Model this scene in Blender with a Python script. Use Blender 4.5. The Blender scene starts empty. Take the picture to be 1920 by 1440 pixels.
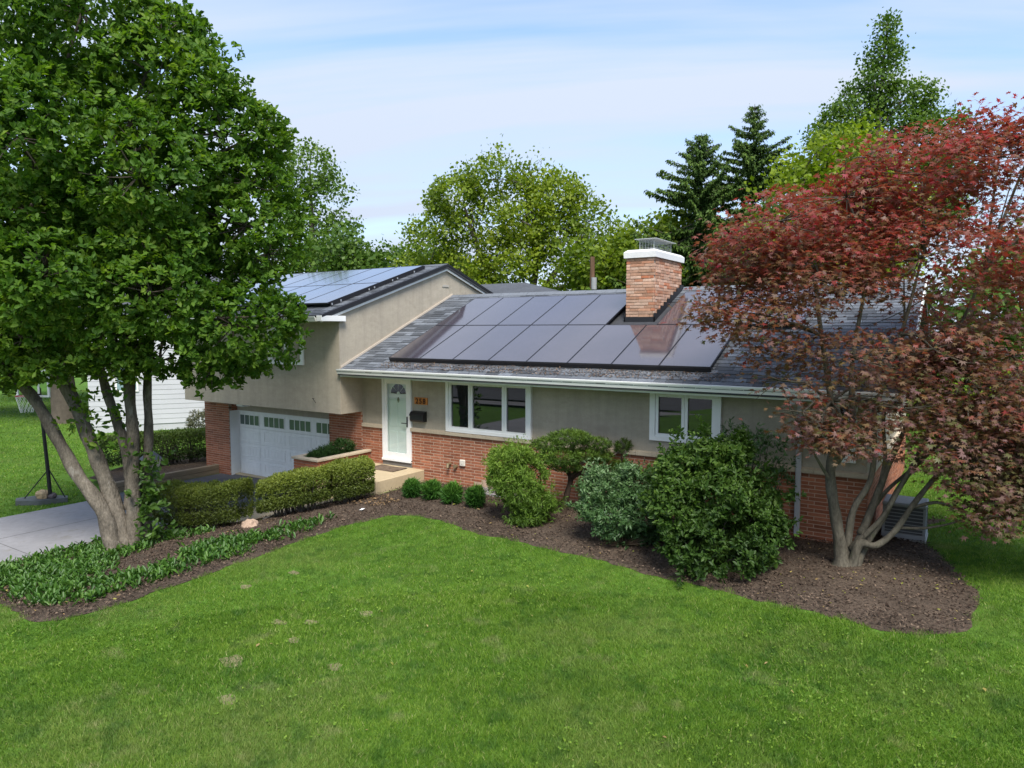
import bpy, math, random
import numpy as np
from mathutils import Vector, Matrix
from mathutils.geometry import delaunay_2d_cdt

SC = bpy.context.scene
COL = SC.collection
R = math.radians
rng = np.random.default_rng(7)
random.seed(7)

# ------------------------------------------------------------------ camera
cam_d = bpy.data.cameras.new('camera')
cam = bpy.data.objects.new('camera', cam_d)
COL.objects.link(cam)
cam.location = (0, 0, 3.68)
cam.rotation_euler = (R(90 - 4.44), 0, R(33.35))
cam_d.sensor_width = 36.0
cam_d.lens = 36.0 * 1310 / 1920
cam_d.clip_start = 0.1
cam_d.clip_end = 3000
SC.camera = cam

# ------------------------------------------------------------------ sky, sun, exposure
SUN_AZ = R(138)      # compass-like angle from +Y towards +X
SUN_EL = R(53)
world = bpy.data.worlds.new('World')
SC.world = world
world.use_nodes = True
wn = world.node_tree
wn.nodes.clear()


def N(nt, typ, **kw):
    n = nt.nodes.new(typ)
    for k, v in kw.items():
        setattr(n, k, v)
    return n


def build_world():
    nt = wn
    out = N(nt, 'ShaderNodeOutputWorld')
    bg = N(nt, 'ShaderNodeBackground')
    bg.inputs['Strength'].default_value = 0.14
    sky = N(nt, 'ShaderNodeTexSky', sky_type='NISHITA')
    sky.sun_disc = False
    sky.sun_elevation = SUN_EL
    sky.sun_rotation = SUN_AZ
    sky.altitude = 200
    sky.air_density = 1.0
    sky.dust_density = 1.0
    sky.ozone_density = 2.0
    tc = N(nt, 'ShaderNodeTexCoord')
    sep = N(nt, 'ShaderNodeSeparateXYZ')
    nt.links.new(tc.outputs['Generated'], sep.inputs[0])
    # project the view direction onto a flat cloud layer
    zc = N(nt, 'ShaderNodeMath', operation='MAXIMUM')
    nt.links.new(sep.outputs['Z'], zc.inputs[0])
    zc.inputs[1].default_value = 0.0
    za = N(nt, 'ShaderNodeMath', operation='ADD')
    nt.links.new(zc.outputs[0], za.inputs[0])
    za.inputs[1].default_value = 0.16
    dv = []
    for ax in 'XY':
        d = N(nt, 'ShaderNodeMath', operation='DIVIDE')
        nt.links.new(sep.outputs[ax], d.inputs[0])
        nt.links.new(za.outputs[0], d.inputs[1])
        dv.append(d)
    cmb = N(nt, 'ShaderNodeCombineXYZ')
    nt.links.new(dv[0].outputs[0], cmb.inputs[0])
    nt.links.new(dv[1].outputs[0], cmb.inputs[1])
    m0 = N(nt, 'ShaderNodeMapping')
    m0.inputs['Rotation'].default_value = (0, 0, R(-26))
    nt.links.new(cmb.outputs[0], m0.inputs[0])
    mp = N(nt, 'ShaderNodeMapping')
    mp.inputs['Scale'].default_value = (0.33, 1.15, 1.0)
    mp.inputs['Location'].default_value = (0.35, 0.3, 0)
    nt.links.new(m0.outputs[0], mp.inputs[0])
    n1 = N(nt, 'ShaderNodeTexNoise')
    n1.inputs['Scale'].default_value = 1.05
    n1.inputs['Detail'].default_value = 6
    n1.inputs['Roughness'].default_value = 0.5
    n1.inputs['Distortion'].default_value = 0.5
    nt.links.new(mp.outputs[0], n1.inputs['Vector'])
    rp = N(nt, 'ShaderNodeValToRGB')
    rp.color_ramp.elements[0].position = 0.38
    rp.color_ramp.elements[0].color = (0.05, 0.05, 0.05, 1)
    rp.color_ramp.elements[1].position = 0.55
    rp.color_ramp.elements[1].color = (0.95, 0.95, 0.95, 1)
    nt.links.new(n1.outputs[0], rp.inputs[0])
    hsv = N(nt, 'ShaderNodeHueSaturation')
    hsv.inputs['Saturation'].default_value = 1.12
    nt.links.new(sky.outputs[0], hsv.inputs['Color'])
    mx = N(nt, 'ShaderNodeMix', data_type='RGBA')
    nt.links.new(rp.outputs[0], mx.inputs['Factor'])
    nt.links.new(hsv.outputs[0], mx.inputs[6])
    mx.inputs[7].default_value = (2.52, 2.80, 3.30, 1)
    # thin white haze that thickens towards the horizon (air seen edge-on)
    hz = N(nt, 'ShaderNodeMapRange')
    hz.inputs[1].default_value = 0.0
    hz.inputs[2].default_value = 0.38
    hz.inputs[3].default_value = 0.97
    hz.inputs[4].default_value = 0.0
    nt.links.new(sep.outputs['Z'], hz.inputs[0])
    mx2 = N(nt, 'ShaderNodeMix', data_type='RGBA')
    nt.links.new(hz.outputs[0], mx2.inputs['Factor'])
    nt.links.new(mx.outputs[2], mx2.inputs[6])
    mx2.inputs[7].default_value = (2.15, 2.46, 3.05, 1)
    nt.links.new(mx2.outputs[2], bg.inputs['Color'])
    nt.links.new(bg.outputs[0], out.inputs[0])


build_world()
sun_d = bpy.data.lights.new('sun', 'SUN')
sun_d.energy = 2.6
sun_d.angle = R(22)
sun_d.color = (1.0, 0.95, 0.87)
sun = bpy.data.objects.new('sun', sun_d)
COL.objects.link(sun)
sdir = Vector((math.sin(SUN_AZ) * math.cos(SUN_EL), math.cos(SUN_AZ) * math.cos(SUN_EL), math.sin(SUN_EL)))
sun.rotation_euler = sdir.to_track_quat('Z', 'Y').to_euler()
sun.location = sdir * 60

vs = SC.view_settings
vs.view_transform = 'Standard'
vs.look = 'None'
vs.gamma = 1.0
vs.use_curve_mapping = False
vs.exposure = 1.12
SC.render.engine = 'CYCLES'
SC.cycles.max_bounces = 8
SC.cycles.diffuse_bounces = 3
SC.cycles.glossy_bounces = 3
SC.cycles.transmission_bounces = 6
SC.cycles.transparent_max_bounces = 8
SC.cycles.caustics_reflective = False
SC.cycles.caustics_refractive = False
SC.cycles.use_denoising = True

# ------------------------------------------------------------------ helpers: materials
MATS = {}


def mat(name, col, rough=0.7, spec=0.3, var=None, bump=None, metal=0.0, rnd=0.0, col2=None, coords='Object', stretch=None, ior=None,
        wear=None, streak=0.0):
    """Principled material; var=(scale, amount) noise on the colour; bump=(scale, strength, dist); rnd: per-object/per-piece value change."""
    if name in MATS:
        return MATS[name]
    m = bpy.data.materials.new(name)
    m.use_nodes = True
    nt = m.node_tree
    b = nt.nodes['Principled BSDF']
    b.inputs['Roughness'].default_value = rough
    b.inputs['Specular IOR Level'].default_value = spec
    b.inputs['Metallic'].default_value = metal
    if ior:
        b.inputs['IOR'].default_value = ior
    tc = N(nt, 'ShaderNodeNewGeometry')
    vec = tc.outputs['Position']
    if stretch:
        mp = N(nt, 'ShaderNodeMapping')
        mp.inputs['Scale'].default_value = stretch
        nt.links.new(vec, mp.inputs[0])
        vec = mp.outputs[0]
    cur = N(nt, 'ShaderNodeRGB')
    cur.outputs[0].default_value = (*col, 1)
    cur = cur.outputs[0]

    def noise(scale, detail=5, rough_=0.6):
        n = N(nt, 'ShaderNodeTexNoise')
        n.inputs['Scale'].default_value = scale
        n.inputs['Detail'].default_value = detail
        n.inputs['Roughness'].default_value = rough_
        nt.links.new(vec, n.inputs['Vector'])
        return n.outputs[0]
    if var:
        vv = var if isinstance(var[0], (tuple, list)) else [var]
        for (sc, am) in vv:
            mr = N(nt, 'ShaderNodeMapRange')
            mr.inputs[1].default_value = 0.3
            mr.inputs[2].default_value = 0.7
            mr.inputs[3].default_value = 1 - am
            mr.inputs[4].default_value = 1 + am
            nt.links.new(noise(sc), mr.inputs[0])
            mm = N(nt, 'ShaderNodeVectorMath', operation='SCALE')
            nt.links.new(cur, mm.inputs[0])
            nt.links.new(mr.outputs[0], mm.inputs['Scale'])
            cur = mm.outputs[0]
    if streak:     # rain streaks: noise drawn out vertically
        mp2 = N(nt, 'ShaderNodeMapping')
        mp2.inputs['Scale'].default_value = (5.0, 5.0, 0.35)
        nt.links.new(tc.outputs['Position'], mp2.inputs[0])
        n2 = N(nt, 'ShaderNodeTexNoise')
        n2.inputs['Scale'].default_value = 1.0
        n2.inputs['Detail'].default_value = 6
        n2.inputs['Roughness'].default_value = 0.7
        nt.links.new(mp2.outputs[0], n2.inputs['Vector'])
        mr = N(nt, 'ShaderNodeMapRange')
        mr.inputs[1].default_value = 0.42
        mr.inputs[2].default_value = 0.68
        mr.inputs[3].default_value = 1.03
        mr.inputs[4].default_value = 1 - streak
        nt.links.new(n2.outputs[0], mr.inputs[0])
        mm = N(nt, 'ShaderNodeVectorMath', operation='SCALE')
        nt.links.new(cur, mm.inputs[0])
        nt.links.new(mr.outputs[0], mm.inputs['Scale'])
        cur = mm.outputs[0]
    if rnd or col2:
        oi = N(nt, 'ShaderNodeObjectInfo')
        at = N(nt, 'ShaderNodeAttribute', attribute_name='rnd')
        ad = N(nt, 'ShaderNodeMath', operation='ADD')
        nt.links.new(oi.outputs['Random'], ad.inputs[0])
        nt.links.new(at.outputs['Fac'], ad.inputs[1])
        fr = N(nt, 'ShaderNodeMath', operation='FRACT')
        nt.links.new(ad.outputs[0], fr.inputs[0])
        if col2:
            rp = N(nt, 'ShaderNodeValToRGB')
            rp.color_ramp.interpolation = 'LINEAR'
            cols = [(1, 1, 1)] + [tuple(c[i] / max(col[i], 1e-4) for i in range(3)) for c in col2]
            el = rp.color_ramp.elements
            while len(el) < len(cols):
                el.new(0.5)
            for i, c in enumerate(cols):
                el[i].position = i / (len(cols) - 1)
                el[i].color = (*c, 1)
            m2 = N(nt, 'ShaderNodeMath', operation='MULTIPLY')
            m2.inputs[1].default_value = 7.31
            nt.links.new(fr.outputs[0], m2.inputs[0])
            f2 = N(nt, 'ShaderNodeMath', operation='FRACT')
            nt.links.new(m2.outputs[0], f2.inputs[0])
            nt.links.new(f2.outputs[0], rp.inputs[0])
            mm = N(nt, 'ShaderNodeVectorMath', operation='MULTIPLY')
            nt.links.new(cur, mm.inputs[0])
            nt.links.new(rp.outputs[0], mm.inputs[1])
            cur = mm.outputs[0]
        if rnd:
            mr = N(nt, 'ShaderNodeMapRange')
            mr.inputs[3].default_value = 1 - rnd
            mr.inputs[4].default_value = 1 + rnd
            nt.links.new(fr.outputs[0], mr.inputs[0])
            mm = N(nt, 'ShaderNodeVectorMath', operation='SCALE')
            nt.links.new(cur, mm.inputs[0])
            nt.links.new(mr.outputs[0], mm.inputs['Scale'])
            cur = mm.outputs[0]
    if wear:   # (scale, threshold, colour)
        n = noise(wear[0], 6, 0.65)
        mr = N(nt, 'ShaderNodeMapRange')
        mr.inputs[1].default_value = wear[1]
        mr.inputs[2].default_value = wear[1] + 0.12
        nt.links.new(n, mr.inputs[0])
        mx = N(nt, 'ShaderNodeMix', data_type='RGBA')
        nt.links.new(mr.outputs[0], mx.inputs['Factor'])
        nt.links.new(cur, mx.inputs[6])
        mx.inputs[7].default_value = (*wear[2], 1)
        cur = mx.outputs[2]
    nt.links.new(cur, b.inputs['Base Color'])
    if bump:
        bp = N(nt, 'ShaderNodeBump')
        bp.inputs['Strength'].default_value = bump[1]
        bp.inputs['Distance'].default_value = bump[2] if len(bump) > 2 else 0.01
        nt.links.new(noise(bump[0], 4), bp.inputs['Height'])
        nt.links.new(bp.outputs[0], b.inputs['Normal'])
    MATS[name] = m
    return m


def leaf_mat(name, cols, rough=0.5, spec=0.3, trans=0.3, tcol=None, patch=None, gain=1.0):
    """cols: ramp along the per-leaf value 'rnd'."""
    if name in MATS:
        return MATS[name]
    m = bpy.data.materials.new(name)
    m.use_nodes = True
    nt = m.node_tree
    b = nt.nodes['Principled BSDF']
    out = nt.nodes['Material Output']
    b.inputs['Roughness'].default_value = rough
    b.inputs['Specular IOR Level'].default_value = spec
    at = N(nt, 'ShaderNodeAttribute', attribute_name='rnd')
    rp = N(nt, 'ShaderNodeValToRGB')
    el = rp.color_ramp.elements
    while len(el) < len(cols):
        el.new(0.5)
    for i, c in enumerate(cols):
        el[i].position = i / (len(cols) - 1)
        el[i].color = (c[0] * gain, c[1] * gain, c[2] * gain, 1)
    nt.links.new(at.outputs['Fac'], rp.inputs[0])
    cur = rp.outputs[0]
    if patch:
        geo = N(nt, 'ShaderNodeNewGeometry')
        for (sc, lo, hi, c, fac) in patch:
            n = N(nt, 'ShaderNodeTexNoise')
            n.inputs['Scale'].default_value = sc
            n.inputs['Detail'].default_value = 3
            nt.links.new(geo.outputs['Position'], n.inputs['Vector'])
            mr = N(nt, 'ShaderNodeMapRange')
            mr.inputs[1].default_value = lo
            mr.inputs[2].default_value = hi
            mr.inputs[4].default_value = fac
            nt.links.new(n.outputs[0], mr.inputs[0])
            mx = N(nt, 'ShaderNodeMix', data_type='RGBA')
            nt.links.new(mr.outputs[0], mx.inputs['Factor'])
            nt.links.new(cur, mx.inputs[6])
            mx.inputs[7].default_value = (*c, 1)
            cur = mx.outputs[2]
    nt.links.new(cur, b.inputs['Base Color'])
    if trans:
        tr = N(nt, 'ShaderNodeBsdfTranslucent')
        if tcol:
            hs = N(nt, 'ShaderNodeVectorMath', operation='MULTIPLY')
            nt.links.new(cur, hs.inputs[0])
            hs.inputs[1].default_value = tcol
            nt.links.new(hs.outputs[0], tr.inputs[0])
        else:
            nt.links.new(cur, tr.inputs[0])
        ms = N(nt, 'ShaderNodeMixShader')
        ms.inputs[0].default_value = trans
        nt.links.new(b.outputs[0], ms.inputs[1])
        nt.links.new(tr.outputs[0], ms.inputs[2])
        nt.links.new(ms.outputs[0], out.inputs[0])
    MATS[name] = m
    return m


def clear_glass(name, tint=(0.9, 0.95, 0.93), refl=1.0):
    if name in MATS:
        return MATS[name]
    m = bpy.data.materials.new(name)
    m.use_nodes = True
    nt = m.node_tree
    nt.nodes.remove(nt.nodes['Principled BSDF'])
    out = nt.nodes['Material Output']
    t = N(nt, 'ShaderNodeBsdfTransparent')
    t.inputs[0].default_value = (*tint, 1)
    g = N(nt, 'ShaderNodeBsdfGlossy')
    g.inputs['Roughness'].default_value = 0.02
    ms = N(nt, 'ShaderNodeMixShader')
    ms.inputs[0].default_value = 0.10 * refl
    nt.links.new(t.outputs[0], ms.inputs[1])
    nt.links.new(g.outputs[0], ms.inputs[2])
    nt.links.new(ms.outputs[0], out.inputs[0])
    MATS[name] = m
    return m


# ------------------------------------------------------------------ helpers: meshes and objects
def new_mesh(name, V, F, rnd=None, smooth=False):
    """V (n,3); F list of faces or (m,k) int array; rnd: per-vertex value."""
    me = bpy.data.meshes.new(name)
    V = np.asarray(V, dtype=np.float32)
    if isinstance(F, np.ndarray):
        m, k = F.shape
        me.vertices.add(len(V))
        me.vertices.foreach_set('co', V.ravel())
        me.loops.add(m * k)
        me.loops.foreach_set('vertex_index', F.astype(np.int32).ravel())
        me.polygons.add(m)
        me.polygons.foreach_set('loop_start', np.arange(0, m * k, k, dtype=np.int32))
        me.update(calc_edges=True)
    else:
        me.from_pydata(V.tolist(), [], F)
        me.update()
    if rnd is not None:
        a = me.attributes.new('rnd', 'FLOAT', 'POINT')
        a.data.foreach_set('value', np.asarray(rnd, dtype=np.float32))
    if smooth:
        me.polygons.foreach_set('use_smooth', np.ones(len(me.polygons), dtype=bool))
    return me


def link(name, me, m=None, parent=None):
    o = bpy.data.objects.new(name, me)
    COL.objects.link(o)
    if m is not None and me is not None:
        me.materials.clear()
        me.materials.append(m)
    if parent is not None:
        o.parent = parent
        o.matrix_parent_inverse = PINV(parent)
    return o


def PINV(p):
    # every parent is a plain translation
    def world(q):
        t = Vector(q.location)
        if q.parent is not None:
            t = t + q.matrix_parent_inverse.to_translation() + world(q.parent)
        return t
    return Matrix.Translation(-world(p))


def tag(o, label=None, cat=None, group=None, kind=None):
    if label:
        o['label'] = label
    if cat:
        o['category'] = cat
    if group:
        o['group'] = group
    if kind:
        o['kind'] = kind
    return o


def thing(name, label, cat, loc=(0, 0, 0), group=None):
    o = bpy.data.objects.new(name, None)
    COL.objects.link(o)
    o.location = loc
    o.empty_display_size = 0.2
    return tag(o, label, cat, group)


class MB:
    def __init__(s):
        s.v = []
        s.f = []
        s.r = []

    def add(s, V, F, r=0.0):
        o = len(s.v)
        s.v += [tuple(p) for p in V]
        s.f += [tuple(i + o for i in f) for f in F]
        s.r += [r] * len(V)
        return s

    def box(s, x0, x1, y0, y1, z0, z1, r=0.0):
        V = [(x0, y0, z0), (x1, y0, z0), (x1, y1, z0), (x0, y1, z0), (x0, y0, z1), (x1, y0, z1), (x1, y1, z1), (x0, y1, z1)]
        return s.add(V, [(0, 3, 2, 1), (4, 5, 6, 7), (0, 1, 5, 4), (1, 2, 6, 5), (2, 3, 7, 6), (3, 0, 4, 7)], r)

    def bbox(s, x0, x1, y0, y1, z0, z1, b=0.006):
        """box with chamfered edges"""
        import itertools
        V = []
        idx = {}
        lo = (x0, y0, z0)
        hi = (x1, y1, z1)
        for sx, sy, sz in itertools.product((0, 1), repeat=3):
            sgn = (sx, sy, sz)
            for ax in range(3):
                p = []
                for a in range(3):
                    base = hi[a] if sgn[a] else lo[a]
                    if a != ax:
                        base += -b if sgn[a] else b
                    p.append(base)
                idx[(sx, sy, sz, ax)] = len(V)
                V.append(tuple(p))
        F = []
        for ax in range(3):
            a, b2 = [(1, 2), (2, 0), (0, 1)][ax]
            for sd in (0, 1):
                q = []
                for u, w in ((0, 0), (1, 0), (1, 1), (0, 1)):
                    k = [0, 0, 0]
                    k[ax] = sd
                    k[a] = u
                    k[b2] = w
                    q.append(idx[(k[0], k[1], k[2], ax)])
                F.append(tuple(q) if sd else tuple(reversed(q)))
        for ax in range(3):      # edges parallel to ax
            a, b2 = [(1, 2), (2, 0), (0, 1)][ax]
            for u in (0, 1):
                for w in (0, 1):
                    k0 = [0, 0, 0]
                    k0[a] = u
                    k0[b2] = w
                    k1 = list(k0)
                    k1[ax] = 1
                    q = [idx[(*k0, a)], idx[(*k1, a)], idx[(*k1, b2)], idx[(*k0, b2)]]
                    if (u + w) % 2 == 0:
                        q.reverse()
                    F.append(tuple(q))
        for sx, sy, sz in itertools.product((0, 1), repeat=3):
            q = [idx[(sx, sy, sz, a)] for a in range(3)]
            if (sx + sy + sz) % 2 == 0:
                q.reverse()
            F.append(tuple(q))
        return s.add(V, F)

    def prism(s, poly, axis, a0, a1):
        """poly: list of 2-D points in the other two axes (cyclic order), extruded along axis a0..a1."""
        n = len(poly)

        def P(p, a):
            if axis == 'x':
                return (a, p[0], p[1])
            if axis == 'y':
                return (p[0], a, p[1])
            return (p[0], p[1], a)
        V = [P(p, a0) for p in poly] + [P(p, a1) for p in poly]
        F = [tuple(range(n))[::-1], tuple(range(n, 2 * n))]
        for i in range(n):
            j = (i + 1) % n
            F.append((i, j, n + j, n + i))
        return s.add(V, F)

    def tube(s, pts, rad, n=8, cap=True, jitter=0.0, rs=None):
        pts = [Vector(p) for p in pts]
        if not hasattr(rad, '__len__'):
            rad = [rad] * len(pts)
        o = len(s.v)
        up = Vector((0, 0, 1))
        prev = None
        for i, p in enumerate(pts):
            d = (pts[min(i + 1, len(pts) - 1)] - pts[max(i - 1, 0)]).normalized()
            if prev is None:
                a = d.orthogonal().normalized() if abs(d.dot(up)) > .98 else d.cross(up).normalized()
            else:
                a = (prev - d * prev.dot(d)).normalized()
            prev = a
            b = d.cross(a)
            for k in range(n):
                t = 2 * math.pi * k / n
                rr = rad[i]
                if jitter:
                    rr *= 1 + jitter * math.sin(2 * t + i * .9 + p.z * 1.7) + jitter * .6 * math.sin(3 * t + p.z * 3.1 + p.x * 4)
                q = p + (a * math.cos(t) + b * math.sin(t)) * rr
                s.v.append(tuple(q))
                s.r.append(0.0)
        for i in range(len(pts) - 1):
            for k in range(n):
                k2 = (k + 1) % n
                s.f.append((o + i * n + k, o + i * n + k2, o + (i + 1) * n + k2, o + (i + 1) * n + k))
        if cap:
            s.f.append(tuple(o + k for k in range(n))[::-1])
            s.f.append(tuple(o + (len(pts) - 1) * n + k for k in range(n)))
        return s

    def sphere(s, c, r, nu=10, nv=6, sq=(1, 1, 1)):
        V = [(c[0], c[1], c[2] - r * sq[2])]
        for j in range(1, nv):
            ph = math.pi * j / nv - math.pi / 2
            for i in range(nu):
                t = 2 * math.pi * i / nu
                V.append((c[0] + r * sq[0] * math.cos(ph) * math.cos(t), c[1] + r * sq[1] * math.cos(ph) * math.sin(t), c[2] + r * sq[2] * math.sin(ph)))
        V.append((c[0], c[1], c[2] + r * sq[2]))
        F = []
        for i in range(nu):
            F.append((0, 1 + (i + 1) % nu, 1 + i))
            F.append((len(V) - 1, 1 + (nv - 2) * nu + i, 1 + (nv - 2) * nu + (i + 1) % nu))
        for j in range(nv - 2):
            for i in range(nu):
                a = 1 + j * nu + i
                b = 1 + j * nu + (i + 1) % nu
                F.append((a, b, b + nu, a + nu))
        return s.add(V, F)

    def build(s, name, m, parent=None, smooth=False):
        me = new_mesh(name, s.v, s.f, s.r, smooth)
        return link(name, me, m, parent)


def smooth_path(pts, n=6):
    """Catmull-Rom through pts (with radius as 4th value)"""
    P = [np.array(p, float) for p in pts]
    P = [2 * P[0] - P[1]] + P + [2 * P[-1] - P[-2]]
    out = []
    for i in range(1, len(P) - 2):
        for k in range(n):
            t = k / n
            out.append(0.5 * ((2 * P[i]) + (-P[i - 1] + P[i + 1]) * t + (2 * P[i - 1] - 5 * P[i] + 4 * P[i + 1] - P[i + 2]) * t * t + (-P[i - 1] + 3 * P[i] - 3 * P[i + 1] + P[i + 2]) * t ** 3))
    out.append(P[-2])
    return out


def limb(mb, pts, n=6, seg=8, jitter=0.06):
    q = smooth_path(pts, n)
    mb.tube([p[:3] for p in q], [max(p[3], 0.002) for p in q], seg, jitter=jitter)


# ------------------------------------------------------------------ helpers: terrain
def ss(a, b, x):
    t = np.clip((x - a) / (b - a), 0, 1)
    return t * t * (3 - 2 * t)


def zg(x, y):
    x = np.asarray(x, float)
    y = np.asarray(y, float)
    t = np.clip((y - 5) / 6, 0, 1)
    a = ss(-15 + .5 * t, -9.5 - 1.6 * t, x)
    z = -.75 + .6 * a + .15 * a * ss(8.5, 11.5, y)
    z = z + 0.012 * np.sin(x * 1.3 + y * .7) * np.sin(y * 1.1 - x * .4) * a
    # the ground falls a little towards the street behind the camera
    return z - 0.5 * ss(0, -9, y) * ss(-15, -9, x) * 0.8


def inside(poly, x, y):
    x = np.asarray(x)
    y = np.asarray(y)
    c = np.zeros(x.shape, bool)
    n = len(poly)
    for i in range(n):
        x0, y0 = poly[i]
        x1, y1 = poly[(i + 1) % n]
        if y0 == y1:
            continue
        t = ((y0 > y) != (y1 > y)) & (x < (x1 - x0) * (y - y0) / (y1 - y0) + x0)
        c ^= t
    return c


def round_poly(poly, n=5):
    P = [np.array(p, float) for p in poly]
    out = []
    m = len(P)
    for i in range(m):
        p0, p1, p2, p3 = P[i - 1], P[i], P[(i + 1) % m], P[(i + 2) % m]
        for k in range(n):
            t = k / n
            out.append(tuple(0.5 * ((2 * p1) + (-p0 + p2) * t + (2 * p0 - 5 * p1 + 4 * p2 - p3) * t * t + (-p0 + 3 * p1 - 3 * p2 + p3) * t ** 3)))
    return out


def sheet(name, poly, off, step, m, kind='structure', parent=None, rough=0.0, dome=0.0):
    """a sheet with outline poly laid on the terrain, `off` above it"""
    xs = [p[0] for p in poly]
    ys = [p[1] for p in poly]
    gx, gy = np.meshgrid(np.arange(min(xs), max(xs), step), np.arange(min(ys), max(ys), step))
    gx = gx.ravel() + rng.uniform(-.2, .2, gx.size) * step
    gy = gy.ravel() + rng.uniform(-.2, .2, gy.size) * step
    k = inside(poly, gx, gy)
    pts = [Vector(p) for p in poly] + [Vector((a, b)) for a, b in zip(gx[k], gy[k])]
    n = len(poly)
    r = delaunay_2d_cdt(pts, [(i, (i + 1) % n) for i in range(n)], [], 1, 1e-4)
    vx = np.array([p.x for p in r[0]])
    vy = np.array([p.y for p in r[0]])
    vz = zg(vx, vy) + off
    if rough or dome:
        # distance to the outline, so the edge stays low
        pe = np.array(poly)
        d = np.min(np.hypot(vx[:, None] - pe[None, :, 0], vy[:, None] - pe[None, :, 1]), axis=1)
        e = np.clip(d / 0.5, 0, 1)
        vz += e * (dome + rough * rng.standard_normal(len(vx)))
    F = [tuple(f) for f in r[2]]
    me = new_mesh(name, np.stack([vx, vy, vz], 1), F, smooth=True)
    # normals up
    if len(me.polygons) and me.polygons[0].normal.z < 0:
        me.flip_normals()
    o = link(name, me, m, parent)
    if kind:
        o['kind'] = kind
    return o


# ------------------------------------------------------------------ helpers: foliage
T_DIAMOND = (np.array([(0, 0, 0), (.45, .5, .07), (1, 0, -.05), (.45, -.5, .07)], float), np.array([(0, 1, 2), (0, 2, 3)]))
T_OVAL = (np.array([(0, 0, 0), (.28, .36, .08), (.68, .46, .10), (1, 0, -.06), (.68, -.46, .10), (.28, -.36, .08)], float),
          np.array([(0, 1, 2), (0, 2, 3), (0, 3, 4), (0, 4, 5)]))
T_TRI = (np.array([(0, .5, 0), (0, -.5, 0), (1, 0, 0)], float), np.array([(0, 1, 2)]))


def maple_template():
    V = [(0.25, 0, 0)]
    angs = [-128, -88, -62, -40, -18, 0, 18, 40, 62, 88, 128]
    rad = [.30, .62, .34, .85, .40, 1.0, .40, .85, .34, .62, .30]
    for a, r in zip(angs, rad):
        V.append((.25 + r * .75 * math.cos(R(a)), r * .75 * math.sin(R(a)), -.18 * r * r))
    F = [(0, i, i + 1) for i in range(1, len(angs))]
    return np.array(V, float), np.array(F)


T_MAPLE = maple_template()


def norm(a):
    return a / np.maximum(np.linalg.norm(a, axis=-1, keepdims=True), 1e-9)


def leaves(name, P, D, Nn, L, W, tpl, m, parent=None, rnd=None, kind=None):
    """one mesh of leaves: P bases, D axis, Nn normals (n,3); L, W lengths (n)"""
    T, F = tpl
    n = len(P)
    D = norm(D)
    B = norm(np.cross(Nn, D))
    U = np.cross(D, B)
    L = np.broadcast_to(L, (n,))
    W = np.broadcast_to(W, (n,))
    V = (P[:, None, :] + D[:, None, :] * (T[None, :, 0:1] * L[:, None, None]) + B[:, None, :] * (T[None, :, 1:2] * W[:, None, None])
         + U[:, None, :] * (T[None, :, 2:3] * L[:, None, None]))
    k = len(T)
    FF = (np.arange(n)[:, None, None] * k + F[None]).reshape(-1, 3)
    if rnd is None:
        rnd = rng.random(n)
    me = new_mesh(name, V.reshape(-1, 3), FF, np.repeat(rnd, k))
    o = link(name, me, m, parent)
    if kind:
        o['kind'] = kind
    return o


def sines(P, s, seed):
    r = np.random.default_rng(seed)
    v = np.zeros(len(P))
    for i in range(7):
        d = norm(r.standard_normal(3))
        v += np.sin(P @ d * s * (0.7 + 0.35 * i) + r.uniform(0, 6.28)) / (1 + .25 * i)
    return v / 3.2


def in_lobes(lobes, n, shell=0.35, gap=None, seed=1, rag=0.2):
    """n points in a union of ellipsoids (cx,cy,cz,rx,ry,rz), mostly towards the outside; returns points, lobe centres"""
    L = np.array(lobes, float)
    w = (L[:, 3] * L[:, 4] + L[:, 4] * L[:, 5] + L[:, 3] * L[:, 5])
    w /= w.sum()
    out_p, out_c = [], []
    cnt = 0
    while cnt < n:
        k = rng.choice(len(L), size=n, p=w)
        u = norm(rng.standard_normal((n, 3)))
        r = (shell + (1 - shell) * rng.random(n)) ** (1 / 3)
        sc = np.mean(L[k, 3:6], axis=1)
        q0 = u * 2.2 + L[k, :3] * 3.7
        r = r * (1 + rag * sines(q0, 1.6, seed + 100) + np.where(rng.random(n) < .07, rng.uniform(0, 1.2 * rag, n), 0))
        p = L[k, :3] + u * r[:, None] * L[k, 3:6]
        # drop points deep inside another lobe
        q = (p[:, None, :] - L[None, :, :3]) / L[None, :, 3:6]
        dd = np.linalg.norm(q, axis=2)
        keep = (dd.min(axis=1) > 0.55) | (rng.random(n) < .35)
        if gap:
            keep &= sines(p, gap[0], seed) > gap[1] + .35 * rng.standard_normal(n) * .5
        out_p.append(p[keep])
        out_c.append(L[k[keep], :3])
        cnt += keep.sum()
    return np.concatenate(out_p)[:n], np.concatenate(out_c)[:n]


def rosettes(P, axis, k, spread, jitter=0.02):
    """k leaves around each point: returns bases, directions, normals, cluster index"""
    n = len(P)
    idx = np.repeat(np.arange(n), k)
    a = norm(axis)[idx]
    t = rng.standard_normal((n * k, 3))
    rad = norm(t - a * np.sum(t * a, axis=1, keepdims=True))
    sp = spread * (0.6 + .8 * rng.random(n * k))
    D = norm(a * (1 - .4 * sp[:, None]) + rad * sp[:, None])
    Nn = norm(a * 1.0 - D * np.sum(a * D, axis=1, keepdims=True) + .35 * rng.standard_normal((n * k, 3)))
    base = P[idx] + rng.standard_normal((n * k, 3)) * jitter
    return base, D, Nn, idx

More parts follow.
